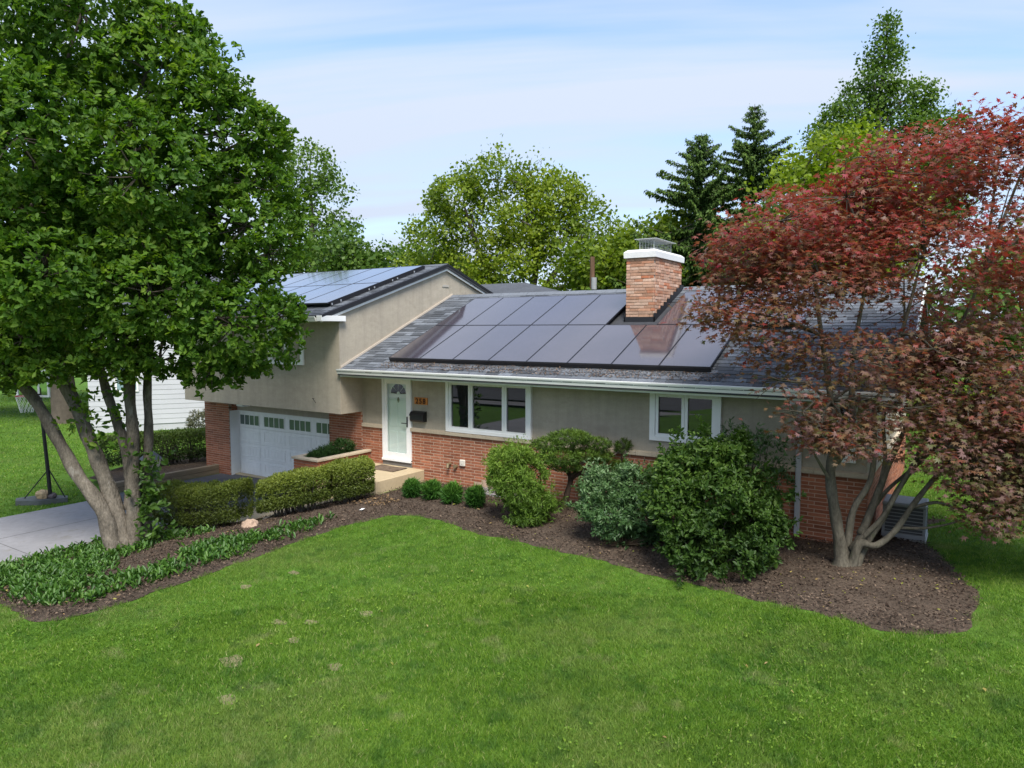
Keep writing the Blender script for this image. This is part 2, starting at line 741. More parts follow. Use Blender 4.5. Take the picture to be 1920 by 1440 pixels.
# ================================================================== SETTING
LAWN_COLS = [(0.030, 0.062, 0.010), (0.046, 0.092, 0.014), (0.070, 0.128, 0.020)]
m_ground = mat('turf_soil', (0.075, 0.150, 0.020), 0.9, 0.1, var=[(0.5, .25), (6, .3)], bump=(30, .6, .03))
m_mulch = mat('bark_mulch', (0.090, 0.068, 0.051), 0.95, 0.1, var=[(1.2, .25), (25, .45)], bump=(60, .9, .03), wear=(9.0, 0.60, (0.125, 0.092, 0.068)))
m_conc = mat('driveway_concrete', (0.255, 0.25, 0.258), 0.85, 0.2, var=[(0.8, .10), (7, .08)], bump=(90, .3, .004), wear=(1.7, .60, (0.20, 0.188, 0.17)))
m_asph = mat('asphalt', (0.095, 0.097, 0.105), 0.85, 0.25, var=[(1.5, .15), (40, .25)], bump=(120, .5, .005))
m_beige = mat('painted_concrete', (0.52, 0.42, 0.27), 0.75, 0.25, var=[(2.0, .07), (14, .06)], bump=(80, .2, .003), wear=(3.4, .66, (0.42, 0.33, 0.21)))
m_road = mat('road_asphalt', (0.10, 0.10, 0.105), 0.9, 0.2, var=(2.0, .12))

BED = round_poly([(-14.2, 4.62), (-12.6, 4.45), (-11.2, 4.12), (-10.3, 4.02), (-9.88, 4.35), (-9.82, 5.1), (-9.85, 6.4), (-9.95, 7.45), (-10.1, 8.8),
                  (-9.82, 9.86), (-9.5, 10.32), (-8.88, 10.42), (-7.43, 10.22), (-5.6, 10.12), (-3.72, 9.92), (-1.93, 9.79), (-1.0, 9.70), (-.36, 9.80),
                  (.05, 10.18), (.2, 10.95), (.16, 11.69), (-.23, 12.95), (-.8, 14.5), (-1.3, 15.1)], 4)[:-4] + \
    [(-1.3, 15.1), (-1.45, 15.1), (-1.45, 12.95), (-10.95, 12.95), (-10.95, 11.25), (-11.3, 10.85), (-12.1, 9.95), (-13.2, 9.3), (-15.05, 8.75), (-15.1, 7.0), (-15.1, 5.0)]
def ragged(poly, step, amp, skip=None):
    out = []
    n = len(poly)
    for i in range(n):
        a, b = np.array(poly[i], float), np.array(poly[(i + 1) % n], float)
        L = np.linalg.norm(b - a)
        m = max(1, int(L / step))
        nr = np.array([-(b - a)[1], (b - a)[0]]) / max(L, 1e-6)
        for j in range(m):
            q = a + (b - a) * j / m
            if not (skip and skip(*q)):
                q = q + nr * (amp * .6 * math.sin(q[0] * 4.1 + q[1] * 5.3) + amp * .5 * math.sin(q[0] * 11 - q[1] * 9 + 1) + rng.normal(0, amp * .3))
            out.append((float(q[0]), float(q[1])))
    return out


BED = ragged(BED, .12, .05, lambda x, y: y > 12.8 or x < -14.9 or (x < -10.9 and y > 8.5))
WALK = [(-15.06, 8.80), (-13.2, 9.36), (-12.05, 10.02), (-11.35, 10.85), (-11.05, 11.16), (-12.85, 11.15), (-13.5, 11.0), (-14.4, 10.9), (-15.06, 10.6)]
DRIVE = [(-18.92, -6.0), (-15.1, -6.0), (-15.1, 9.2), (-18.92, 9.2)]
APRON = [(-19.2, 9.24), (-15.08, 9.24), (-15.08, 10.6), (-14.42, 10.95), (-14.0, 11.2), (-14.0, 12.98), (-19.2, 12.98)]


def make_ground():
    fx = np.concatenate([[-900, -400, -180, -100, -70], np.arange(-55, 30, 0.6), [32, 45, 70, 120, 300, 900]])
    fy = np.concatenate([[-900, -300, -120, -60, -35], np.arange(-25, 50, 0.6), [55, 70, 100, 180, 400, 1200]])
    X, Y = np.meshgrid(fx, fy)
    Z = zg(X, Y)
    V = np.stack([X.ravel(), Y.ravel(), Z.ravel()], 1)
    nx = len(fx)
    i = np.arange(len(V)).reshape(len(fy), nx)
    F = np.stack([i[:-1, :-1].ravel(), i[:-1, 1:].ravel(), i[1:, 1:].ravel(), i[1:, :-1].ravel()], 1)
    o = link('ground', new_mesh('ground', V, F, smooth=True), m_ground)
    o['kind'] = 'structure'
    o['label'] = 'grassy ground under the lawns around the house'


make_ground()
sheet('mulch_bed', BED, 0.006, 0.13, m_mulch, rough=0.010, dome=0.05)['label'] = 'dark brown bark mulch bed along the house front'
drv = sheet('driveway', DRIVE, 0.010, 0.6, mat('joint_dirt', (.12, .11, .09), .95, .1, var=[(8, .3)]))
drv['label'] = 'pale grey concrete driveway of large slabs'
for (ya, yb) in ((-6, -3), (-3, 0), (0, 3), (3, 6.0), (6.0, 9.2)):
    for (xa, xb) in ((-18.92, -17.02), (-17.0, -15.1)):
        sheet('slab', [(xa, ya + .012), (xb, ya + .012), (xb, yb), (xa, yb)], .022, .5, m_conc, None, drv)
sheet('driveway_apron', APRON, 0.016, 0.5, m_asph)['label'] = 'dark asphalt apron in front of the garage door'
sheet('walkway', WALK, 0.03, 0.4, m_beige)['label'] = 'pale walkway behind the clipped hedges'
SPOTS = ((-7.45, 5.75, .16), (-7.1, 5.98, .14), (-6.85, 5.5, .13), (-7.0, 4.75, .24), (-6.7, 6.6, .16), (-8.8, 7.1, .15), (-8.9, 6.3, .13), (-5.9, 5.3, .14), (-6.3, 4.2, .17))
m_bare = mat('dry_turf', (0.20, 0.185, 0.095), .95, .1, var=[(9, .3), (40, .3)], bump=(60, .7, .02))
for (sx, sy, sr) in SPOTS:
    sr = sr * .55
    ph = rng.uniform(0, 6.28)
    sheet('bare_patch', [(sx + sr * 1.25 * math.cos(t) * (1 + .25 * math.sin(3 * t + ph)), sy + sr * math.sin(t) * (1 + .25 * math.sin(2 * t + ph))) for t in np.linspace(0, 6.28, 19)[:-1]], .005, .1, m_bare)['label'] = 'small worn tan spot in the front lawn'
# the street behind the camera, seen mirrored in the windows
sheet('street', [(-80, -17.5), (60, -17.5), (60, -10), (-80, -10)], 0.03, 4.0, m_road)['label'] = 'asphalt street across the front lawn'
sheet('pavement', [(-80, -8.6), (60, -8.6), (60, -7.3), (-80, -7.3)], 0.04, 2.0, m_conc)['label'] = 'concrete pavement along the street'
sheet('side_path', [(0.2, 20.6), (3.2, 20.2), (6, 21.5), (6, 23.4), (2.5, 23.0), (0.3, 22.4)], 0.03, 0.5, m_beige)['label'] = 'pale patio path beside the house'
mb = MB()
mb.box(-18.85, -14.2, 12.99, 13.16, -0.78, -0.70)
o = mb.build('garage_threshold', m_beige)
o['kind'] = 'structure'

# porch: one big slab step
mb = MB()
mb.bbox(-12.82, -11.0, 11.2, 12.84, -0.6, 0.29, 0.012)
porch = mb.build('porch', m_beige)
tag(porch, 'pale beige concrete porch slab below the front door', None, None, 'structure')
mb = MB()
mb.bbox(-12.75, -11.25, 10.86, 11.19, -0.6, 0.02, 0.012)
st = mb.build('porch_step', m_beige)
tag(st, 'lower beige concrete step in front of the porch', None, None, 'structure')

# ================================================================== HOUSE
YF, YG, XG, XR = 12.85, 12.12, -13.09, -1.36
house = thing('house', 'low split-level house with beige stucco, red brick and black solar panels', 'house', (-10, 14.5, 0))
m_stucco = mat('stucco', (0.410, 0.362, 0.288), 0.92, 0.15, wear=(1.6, .58, (0.355, 0.310, 0.245)), streak=.11, var=[(0.45, .08), (5, .07), (30, .05)], bump=(70, .55, .012), stretch=(1, 1, 1.8))
m_white = mat('white_trim', (0.86, 0.86, 0.84), 0.45, 0.4, var=[(3, .03)])
m_whited = mat('white_door_paint', (0.88, 0.88, 0.86), 0.45, 0.4, var=[(2, .04), (9, .03)], streak=.06)
m_pale = mat('pale_green_door', (0.78, 0.83, 0.80), 0.45, 0.4, var=[(3, .03)])
m_sill = mat('limestone', (0.50, 0.42, 0.31), 0.85, 0.2, var=[(4, .12), (25, .08)], bump=(50, .3, .004), rnd=.07)
m_mortar = mat('mortar', (0.47, 0.335, 0.25), 0.95, 0.1, var=[(8, .1)], bump=(120, .4, .003))
m_brick = mat('red_brick', (0.300, 0.105, 0.056), 0.88, 0.2, var=[(18, .16), (1.1, .12)], rnd=.2, col2=[(0.37, 0.145, 0.080), (0.245, 0.088, 0.048)], bump=(90, .35, .004))
m_cbrick = mat('old_brick', (0.54, 0.34, 0.25), 0.9, 0.15, var=[(9, .2), (30, .12)], rnd=.18, col2=[(0.52, 0.33, 0.24), (0.36, 0.19, 0.12), (0.56, 0.40, 0.31), (0.46, 0.17, 0.09), (0.42, 0.26, 0.18)],
               bump=(70, .5, .006), wear=(12, .60, (0.55, 0.43, 0.34)))
m_cmortar = mat('old_mortar', (0.40, 0.31, 0.25), 0.95, 0.1, var=[(9, .2)])
m_shing = mat('roof_shingle', (0.120, 0.132, 0.150), 0.9, 0.25, var=[(40, .25), (.9, .12)], rnd=.48, bump=(150, .7, .004))
m_deck = mat('roof_underlay', (0.05, 0.052, 0.058), 0.9, 0.2, var=[(6, .2)])
m_dark = mat('dark_metal', (0.018, 0.018, 0.022), 0.5, 0.4)
m_panel = mat('panel_glass', (0.060, 0.050, 0.064), 0.08, 0.5, var=[(0.8, .15), (9, .06)], ior=1.6)
_pb = m_panel.node_tree.nodes['Principled BSDF']
_pb.inputs['Coat Weight'].default_value = 1.0
_pb.inputs['Coat IOR'].default_value = 1.6
_pb.inputs['Coat Roughness'].default_value = 0.08
m_pframe = mat('panel_frame', (0.020, 0.020, 0.026), 0.35, 0.5, ior=1.6)
m_win = mat('window_glass', (0.010, 0.013, 0.014), 0.015, 0.5, ior=2.0)
m_alu = mat('pale_metal', (0.55, 0.57, 0.60), 0.4, 0.5, metal=0.6)
m_black = mat('black_metal', (0.012, 0.012, 0.013), 0.4, 0.4, var=[(5, .1)])
m_soff = mat('soffit_paint', (0.60, 0.60, 0.55), 0.6, 0.3)

# ---- stucco walls
mb = MB()
Z0, ZS = 1.24, 2.56
openings = [(-12.34, -11.40), (-10.29, -7.95), (-5.20, -3.83)]
# facade wall pieces round the openings, 20 cm thick
xs = XG
for (a, b), zb in zip(openings, (0.0, 1.29, 1.53)):
    mb.box(xs, a, YF + .02, YF + .22, Z0, ZS)
    if zb > Z0 + .1:
        mb.box(a, b, YF + .021, YF + .22, Z0, zb)
    mb.box(a, b, YF + .021, YF + .22, 2.52, ZS)
    xs = b
mb.box(xs, XR - .02, YF + .02, YF + .22, Z0, ZS)
mb.build('front_wall', m_stucco, house)
mb = MB()      # dark sheet standing in for the unlit rooms behind the openings
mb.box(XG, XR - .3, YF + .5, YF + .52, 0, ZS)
mb.build('unlit_room_sheet', mat('room_dark', (0.03, 0.028, 0.025), .9, .1), house)
mb = MB()      # right-hand end wall
mb.prism([(YF + .22, Z0), (20.9, Z0), (20.9, 2.62), (16.62, 4.55), (YF + .22, 2.86)], 'x', XR - .22, XR - .02)
mb.build('end_wall', m_stucco, house)
mb = MB()      # upper storey over the garage
mb.box(-19.8, XG - .2, YG, YG + .2, 1.58, 4.02)
mb.build('upper_front_wall', m_stucco, house)
mb = MB()
mb.prism([(YG - .002, 1.576), (20.6, 1.576), (20.6, 4.02), (16.28, 5.50), (YG - .002, 4.10)], 'x', XG - .2, XG)
mb.build('gable_wall', m_stucco, house)
mb = MB()
mb.prism([(YG + .2, 1.58), (20.6, 1.58), (20.6, 4.02), (16.28, 5.50), (YG + .2, 4.10)], 'x', -19.8, -19.6)
mb.build('far_gable_wall', m_stucco, house)
mb = MB()
mb.box(-19.6, XG - .2, YG + .2, 13.3, 1.60, 1.72)
mb.build('overhang_soffit', m_stucco, house)
mb = MB()
mb.box(-18.72, -14.3, 13.14, 13.34, 1.235, 1.60)
mb.build('garage_lintel', m_stucco, house)
mb = MB()      # little slit vent in the gable
mb.box(XG + .003, XG + .02, 16.15, 16.45, 4.94, 5.0)
mb.build('gable_vent', mat('vent_paint', (0.42, 0.39, 0.34), .7, .3), house)
mb = MB()
mb.box(-20.0, -19.8, YF + .3, 20.6, -.75, 1.58)
mb.box(-19.8, -1.5, 20.7, 20.9, -.75, 2.6)
mb.build('rear_wall', m_stucco, house)
mb = MB()
mb.tube([(-14.05, YG + .02, 1.92), (-14.06, YG - .05, 1.93), (-13.93, YG - .06, 1.82)], 0.008, 5)
mb.build('cable_stub', m_black, house)
mb = MB()
mb.bbox(-17.75, -17.45, 12.42, 12.7, 1.47, 1.597, .02)
mb.build('soffit_light', m_white, house)

# ---- brickwork
BL, BH, BJ = 0.305, 0.0677, 0.014
brick_wall = MB().box(-11.395, XR - .012, YF + .004, YF + .2, -.12, 1.20).build('brick_wall', m_mortar, house)          # main
for bx in ((XG, -12.365, YF + .004, YF + .2, -.12, 1.20), (-14.33, XG, YF + .0045, YF + .2, -.8, 1.575), (-19.95, -18.72, YF + .004, YF + .5, -.85, 1.575), (XR - .2, XR - .004, YF + .2, 20.9, -.12, 1.20)):
    MB().box(*bx).build('brick_wall', m_mortar, house)

_bm = {}


def brick_mesh(l, mats):
    k = (round(l, 3), mats.name)
    if k not in _bm:
        b = MB()
        h = BH - BJ
        b.bbox(0, l, 0, .09, 0, h, .004)
        _bm[k] = new_mesh('brick', b.v, b.f)
        _bm[k].materials.append(mats)
    return _bm[k]


def lay(x0, x1, z0, z1, skip=(), off=0.0):
    """brick rectangles (x, x', z) of a wall in running bond with a third offset"""
    out = []
    row = 0
    z = z1 - BH
    while z > z0 - BH:
        o = (row % 2) * BL / 3 + off
        x = x0 - BL + o % BL
        while x < x1:
            a, b = max(x, x0), min(x + BL - BJ, x1)
            if b - a > .03:
                if not any(a < s[1] and b > s[0] and z < s[3] and z + BH > s[2] for s in skip):
                    out.append((a, b, z))
            x += BL
        z -= BH
        row += 1
    return out


well_skip = [(-9.20, -8.25, -.3, .23), (-6.35, -5.4, -.3, .20)]
main_b = lay(-11.42, XR, -.12, 1.195, well_skip)
left_b = lay(XG, -12.36, -.1, 1.195)
left_b2 = lay(-14.33, XG, -.8, 1.57)
pier_b = lay(-19.95, -18.72, -.85, 1.57)
indiv = [b for b in main_b if -11.43 < b[0] < -6.6][:300]
restb = [b for b in main_b if b not in set(indiv)] + left_b + left_b2 + pier_b
for (a, b, z) in indiv:
    o = bpy.data.objects.new('brick', brick_mesh(b - a, m_brick))
    COL.objects.link(o)
    o.parent = brick_wall
    o.matrix_parent_inverse = PINV(brick_wall)
    o.location = (a, YF + rng.uniform(-.002, .002), z)
mb = MB()
h = BH - BJ
for (a, b, z) in restb:
    mb.box(a, b, YF + rng.uniform(-.002, .002), YF + .09, z, z + h, rng.random())
for (a, b, z) in lay(YF + .002, 20.9, -.12, 1.195, off=.1):                   # end wall, facing +X
    mb.box(XR - .09, XR + rng.uniform(-.002, .002), a, b, z, z + h, rng.random())
for (a, b, z) in lay(YF + .095, YF + .45, -.85, 1.57, off=.1):      # reveal of the pier
    mb.box(-18.80, -18.715, a, b, z, z + h, rng.random())
rest = mb.build('brickwork', m_brick, house)
rest['kind'] = 'stuff'

# ---- limestone sill stones
for (a, b, tp, k) in [(-13.06, -12.36, 1.285, 1), (-11.41, -10.32, 1.285, 1), (-10.31, -9.14, 1.285, 1), (-9.13, -7.90, 1.285, 1), (-7.89, -6.70, 1.285, 1), (-6.69, -5.5, 1.285, 1), (-5.49, -4.3, 1.285, 1),
                      (-4.29, -3.1, 1.285, 1), (-3.09, -2.2, 1.285, 1), (-2.19, XR + .04, 1.285, 1)]:
    mb = MB()
    mb.prism([(YF - .055, 1.205), (YF + .03, 1.205), (YF + .03, tp + .012), (YF - .055, tp - .012)], 'x', a, b)
    mb.build('sill_stone', m_sill, house)
mb = MB()
mb.prism([(XR - .03, 1.205), (XR + .045, 1.205), (XR + .045, 1.275), (XR - .03, 1.297)], 'y', YF + .035, 20.9)
mb.build('sill_stone', m_sill, house)

# ---- roofs
RS = 0.44                               # main pitch
RY0, RZ0, RY1 = 12.03, 2.66, 16.62      # eave and ridge of the main roof
RZ1 = RZ0 + RS * (RY1 - RY0)
RXL, RXR = XG + .01, -0.85


def mroof(y):
    return RZ0 + RS * (y - RY0)


mb = MB()
mb.prism([(RY0, RZ0), (RY1, RZ1), (RY1 + 4.6, RZ1 - .44 * 4.6), (RY1 + 4.6, RZ1 - .44 * 4.6 - .16), (RY1, RZ1 - .17), (RY0, RZ0 - .10)], 'x', RXL, RXR)
roof = mb.build('roof', m_deck, house)
GS = 0.326
GY0, GZ0, GY1 = 11.50, 4.02, 16.30
GZ1 = GZ0 + GS * (GY1 - GY0)
GXR, GXL = -12.98, -20.25
mb = MB()
mb.prism([(GY0, GZ0), (GY1, GZ1), (GY1 + 4.8, GZ1 - GS * 4.8), (GY1 + 4.8, GZ1 - GS * 4.8 - .1), (GY1, GZ1 - .11), (GY0, GZ0 - .09)], 'x', GXL, GXR)
groof = mb.build('garage_roof', m_deck, house)


def shingle_set(xa, xb, y0, z0, slope, length, skip=None):
    """list of shingles (corner x, width, s, value)"""
    out = []
    ex = 0.143
    c = 1 / math.hypot(1, slope)
    rows = int(length / ex)
    for r_ in range(rows):
        x = xa - rng.uniform(0, .3)
        s = r_ * ex
        while x < xb:
            w = rng.choice([.22, .28, .33, .33, .40])
            a, b = max(x, xa), min(x + w - .008, xb)
            if b - a > .04 and not (skip and skip((a + b) / 2, y0 + s * c)):
                out.append((a, b, s, r_))
            x += w
    return out


def shingle_verts(a, b, s, y0, z0, slope, th):
    c = 1 / math.hypot(1, slope)
    sn = slope * c

    def P(x, t, n):
        return (x, y0 + t * c - n * sn, z0 + t * sn + n * c)
    return [P(a, s, .004), P(b, s, .004), P(b, s + .19, .001), P(a, s + .19, .001), P(a, s, .004 + th), P(b, s, .004 + th), P(b, s + .19, .005), P(a, s + .19, .005)]


SF = [(4, 5, 6, 7), (0, 1, 5, 4), (1, 2, 6, 5), (3, 0, 4, 7)]
mlen = (RY1 - RY0) * math.hypot(1, RS)
sh = shingle_set(RXL, RXR, RY0, RZ0, RS, mlen, skip=lambda x, y: (-11.4 < x < -4.4 and 12.95 < y < 15.7))
first = [q for q in sh if q[3] < 8][:300]
fs = set(first)
for q in first:
    V = shingle_verts(q[0], q[1], q[2], RY0 - .03, RZ0 - .03 * RS, RS, rng.choice([.010, .014, .018]))
    me = new_mesh('shingle', V, SF)
    link('shingle', me, m_shing, roof)
mb = MB()
for q in sh:
    if q not in fs:
        mb.add(shingle_verts(q[0], q[1], q[2], RY0 - .03, RZ0 - .03 * RS, RS, rng.choice([.010, .014, .018])), SF, rng.random())
o = mb.build('shingles', m_shing, house)
o['kind'] = 'stuff'
mb = MB()
glen = (GY1 - GY0) * math.hypot(1, GS)
for q in shingle_set(GXL, GXR, GY0, GZ0, GS, glen, skip=lambda x, y: (x < -13.9 and 12.5 < y < 15.5)):
    mb.add(shingle_verts(q[0], q[1], q[2], GY0 - .03, GZ0 - .03 * GS, GS, rng.choice([.010, .014, .018])), SF, rng.random())
o = mb.build('garage_shingles', m_shing, house)
o['kind'] = 'stuff'
# ridge caps
mb = MB()
x = RXL
while x < RXR:
    w = min(.30, RXR - x)
    if not (-6.7 < x + w and x < -5.9 and False):
        mb.prism([(RY1 - .16, RZ1 - .16 * RS + .02), (RY1, RZ1 + .035 + rng.uniform(0, .008)), (RY1 + .16, RZ1 - .16 * RS + .02)], 'x', x, x + w - .006)
    x += .30
mb.build('ridge_cap', m_shing, house)
mb = MB()
mb.prism([(GY1 - .16, GZ1 - .16 * GS + .02), (GY1, GZ1 + .035), (GY1 + .16, GZ1 - .16 * GS + .02)], 'x', GXL, GXR)
mb.build('ridge_cap', m_shing, house)
# hipped rear wing roof
V = [(-17.5, 19.4, 4.45), (-10.6, 19.4, 4.45), (-10.6, 24.6, 4.45), (-17.5, 24.6, 4.45), (-16.0, 22.0, 5.42), (-13.9, 22.0, 5.42)]
mb = MB()
mb.add(V, [(0, 1, 5, 4), (1, 2, 5), (2, 3, 4, 5), (3, 0, 4), (3, 2, 1, 0)])
mb.build('rear_roof', mat('rear_shingle', (0.085, 0.092, 0.105), .9, .2, var=[(1.2, .15), (20, .25)], bump=(25, .8, .02), stretch=(1, 1, 4)), house)
mb = MB()
mb.box(-17.1, -11.0, 19.8, 24.2, -.2, 4.46)
mb.build('rear_wing_wall', m_stucco, house)

# rakes, fascias, gutters, soffits
mb = MB()
for sgn in (-1, 1):
    L0 = 4.80 if sgn < 0 else 4.6
    y1, z1 = GY1 + sgn * L0, GZ1 - GS * L0
    V = []
    for x in (XG + .035, XG + .075):
        V += [(x, GY1, GZ1 - .02), (x, y1, z1 - .02), (x, y1, z1 - .16), (x, GY1, GZ1 - .17)]
    mb.add(V, [(0, 1, 2, 3), (7, 6, 5, 4), (0, 4, 5, 1), (1, 5, 6, 2), (2, 6, 7, 3), (3, 7, 4, 0)])
mb.build('rake_board', m_white, house)
mb = MB()
for sgn in (-1, 1):
    L0 = 4.83
    y1, z1 = GY1 + sgn * L0, GZ1 - GS * L0
    V = []
    for x in (XG + .02, GXR + .012):
        V += [(x, GY1, GZ1 + .03), (x, y1, z1 + .03), (x, y1, z1 - .035), (x, GY1, GZ1 - .035)]
    mb.add(V, [(0, 1, 2, 3), (7, 6, 5, 4), (0, 4, 5, 1), (1, 5, 6, 2), (2, 6, 7, 3), (3, 7, 4, 0)])
mb.build('drip_edge', m_dark, house)
mb = MB()      # boxed cornice return at the corner of the upper storey
mb.bbox(-13.16, XG + .12, 11.46, 12.24, 3.885, 4.02, .006)
mb.build('cornice_return', m_white, house)


def gutter(x0, x1, yb, zt, parent):
    b = MB()
    prof = [(yb, zt), (yb, zt - .12), (yb - .085, zt - .12), (yb - .10, zt - .075), (yb - .125, zt - .025), (yb - .13, zt), (yb - .112, zt), (yb - .095, zt - .03), (yb - .012, zt - .03), (yb - .012, zt)]
    b.prism(prof, 'x', x0, x1)
    return b.build('gutter', m_white, parent)


gutter(XG + .006, RXR, RY0 + .075, 2.715, house)
gutter(GXL, -13.2, GY0 + .06, 4.005, house)
mb = MB()
mb.box(XG + .006, RXR, RY0 + .085, RY0 + .11, 2.52, 2.695)
mb.build('fascia_board', m_white, house)
mb = MB()
mb.box(XG + .006, RXR, RY0 + .112, YF + .018, 2.535, 2.56)
mb.build('soffit', m_soff, house)
mb = MB()
mb.box(-20.2, XG - .01, GY0 + .07, YG - .004, 3.885, 3.91)
mb.build('soffit', m_soff, house)
mb = MB()
mb.box(-20.2, XG - .2, GY0 + .062, GY0 + .09, 3.87, 4.0)
mb.build('fascia_board', m_white, house)
mb = MB()      # flashing strip where the main roof meets the gable wall
V = []
for x in (XG + .004, XG + .028):
    V += [(x, RY0 + .1, mroof(RY0 + .1) + .02), (x, RY1, RZ1 + .02), (x, RY1, RZ1 + .075), (x, RY0 + .1, mroof(RY0 + .1) + .075)]
mb.add(V, [(3, 2, 1, 0), (4, 5, 6, 7), (0, 1, 5, 4), (1, 2, 6, 5), (2, 3, 7, 6), (3, 0, 4, 7)])
mb.build('wall_flashing', mat('flashing_trim', (0.55, 0.47, 0.38), .6, .3), house)
mb = MB()      # right rake of the main roof
V = []
for x in (RXR + .003, RXR + .03):
    V += [(x, RY0, RZ0 + .015), (x, RY1, RZ1 + .015), (x, RY1, RZ1 - .16), (x, RY0, RZ0 - .13)]
mb.add(V, [(0, 1, 2, 3), (7, 6, 5, 4), (0, 4, 5, 1), (1, 5, 6, 2), (2, 6, 7, 3), (3, 7, 4, 0)])
mb.build('rake_board', m_white, house)
mb = MB()      # downspout
mb.bbox(-2.49, -2.40, YF - .075, YF - .005, 0.1, 2.5, .01)
mb.bbox(-2.49, -2.40, RY0 + .12, YF - .0, 2.44, 2.53, .01)
mb.build('downspout', mat('downspout_paint', (.46, .47, .50), .5, .4, var=[(4, .08)]), house)

# ---- solar panels
def panel(x0, x1, y0, y1, zf, slope):
    """zf(y): roof height"""
    c = 1 / math.hypot(1, slope)
    sn = slope * c
    o0 = 0.10

    def P(x, y, n):
        return (x, y - n * sn, zf(y) + n * c)

    def slab(xa, xb, ya, yb, n0, n1):
        V = [P(xa, ya, n0), P(xb, ya, n0), P(xb, yb, n0), P(xa, yb, n0), P(xa, ya, n1), P(xb, ya, n1), P(xb, yb, n1), P(xa, yb, n1)]
        return V, [(0, 3, 2, 1), (4, 5, 6, 7), (0, 1, 5, 4), (1, 2, 6, 5), (2, 3, 7, 6), (3, 0, 4, 7)]
    g = MB()
    g.add(*slab(x0 + .012, x1 - .012, y0 + .012, y1 - .012, o0 + .008, o0 + .035))
    po = g.build('solar_panel', m_panel, house)
    f = MB()
    for (xa, xb, ya, yb) in ((x0, x0 + .012, y0, y1), (x1 - .012, x1, y0, y1), (x0 + .012, x1 - .012, y0, y0 + .012), (x0 + .012, x1 - .012, y1 - .012, y1)):
        f.add(*slab(xa, xb, ya, yb, o0, o0 + .038))
    f.build('panel_frame', m_pframe, po)
    return po


PX0, PW = -11.80, 0.984
for i in range(8):
    panel(PX0 + i * PW + .006, PX0 + (i + 1) * PW - .006, 12.54, 14.315, mroof, RS)
for i in range(5):
    panel(PX0 + i * PW + .006, PX0 + (i + 1) * PW - .006, 14.33, 16.08, mroof, RS)
for i in range(3):
    panel(-5.68 + i * PW + .006, -5.68 + (i + 1) * PW - .006, 14.33, 16.08, mroof, RS)


def gro(y):
    return GZ0 + GS * (y - GY0)


for i in range(6):
    panel(-13.45 - (i + 1) * 1.03 + .006, -13.45 - i * 1.03 - .006, 12.12, 13.955, gro, GS)
    panel(-13.45 - (i + 1) * 1.03 + .006, -13.45 - i * 1.03 - .006, 13.97, 15.80, gro, GS)
mb = MB()      # rails under the arrays
for y in (12.9, 13.9, 14.8, 15.7):
    z = mroof(y)
    mb.box(-11.7, -4.0 if y < 14.3 else -6.95, y - .02, y + .02, z + .02, z + .085)
for y in (12.5, 13.5, 14.4, 15.3):
    z = gro(y)
    mb.box(-19.6, -13.47, y - .02, y + .02, z + .02, z + .085)
mb.build('panel_rail', m_dark, house)
mb = MB()      # dark skirt strip along the lower edge and the open right edge
mb.add([(PX0, 12.535, mroof(12.535) + .03), (PX0 + 8 * PW, 12.535, mroof(12.535) + .03), (PX0 + 8 * PW, 12.50, mroof(12.5) + .12), (PX0, 12.50, mroof(12.5) + .12)], [(0, 1, 2, 3)])
mb.add([(-13.44, 12.15, gro(12.15) + .03), (-13.44, 15.79, gro(15.79) + .03), (-13.425, 15.79, gro(15.79) + .125), (-13.425, 12.15, gro(12.15) + .125)], [(0, 1, 2, 3)])
mb.build('array_skirt', m_dark, house)
for y in (12.2, 12.5, 13.5, 13.7, 14.4, 14.6, 15.3):      # bright clamp ends on the open edge
    mb = MB()
    z = gro(y)
    mb.box(-13.424, -13.405, y - .015, y + .015, z + .05, z + .10)
    mb.build('clamp', m_alu, house)

# ---- chimney
CX0, CX1, CY0, CY1, CZT = -6.62, -5.95, 14.77, 16.50, 5.285
mb = MB()
mb.box(CX0 + .014, CX1 - .014, CY0 + .014, CY1 - .014, 3.6, CZT)
chim = mb.build('chimney', m_cmortar, house)


def chim_bricks():
    n = 0
    rest = MB()
    hh = .060
    z = CZT - .066
    row = 0
    while z > 3.7:
        for face in ('f', 'r', 'l'):
            a0, a1 = (CX0, CX1) if face == 'f' else (CY0 + .1 * (row % 2), CY1)
            if face == 'f':
                a0, a1 = CX0 + .1 * (row % 2) * 0, CX1
            x = a0
            first_ = True
            while x < a1 - .02:
                w = rng.choice([.20, .26, .30, .34]) if not first_ else rng.choice([.10, .2, .3])
                first_ = False
                b = min(x + w - .009, a1)
                pr = rng.uniform(-.004, .007)
                zz = z + rng.uniform(-.003, .003)
                yy = (x + b) / 2
                ok = True
                if face == 'f':
                    ok = z > mroof(CY0) + .05
                    bx = (x, b, CY0 - pr, CY0 + .08, zz, zz + hh - .004 * rng.random())
                else:
                    ok = z > mroof(yy) + .0
                    if x == CY0 and face != 'f':
                        x = CY0 + .082
                    bx = (CX1 - .08, CX1 + pr, x, b, zz, zz + hh) if face == 'r' else (CX0 - pr, CX0 + .08, x, b, zz, zz + hh)
                if ok and b - x > .03:
                    if face in 'fr' and n < 300:
                        m_ = MB()
                        m_.bbox(*bx, .005)
                        m_.build('brick', m_cbrick, chim)
                        n += 1
                    else:
                        rest.box(*bx, rng.random())
                x = b + .009 if b < a1 else a1
        z -= .066
        row += 1
    o = rest.build('chimney_brickwork', m_cbrick, house)
    o['kind'] = 'stuff'


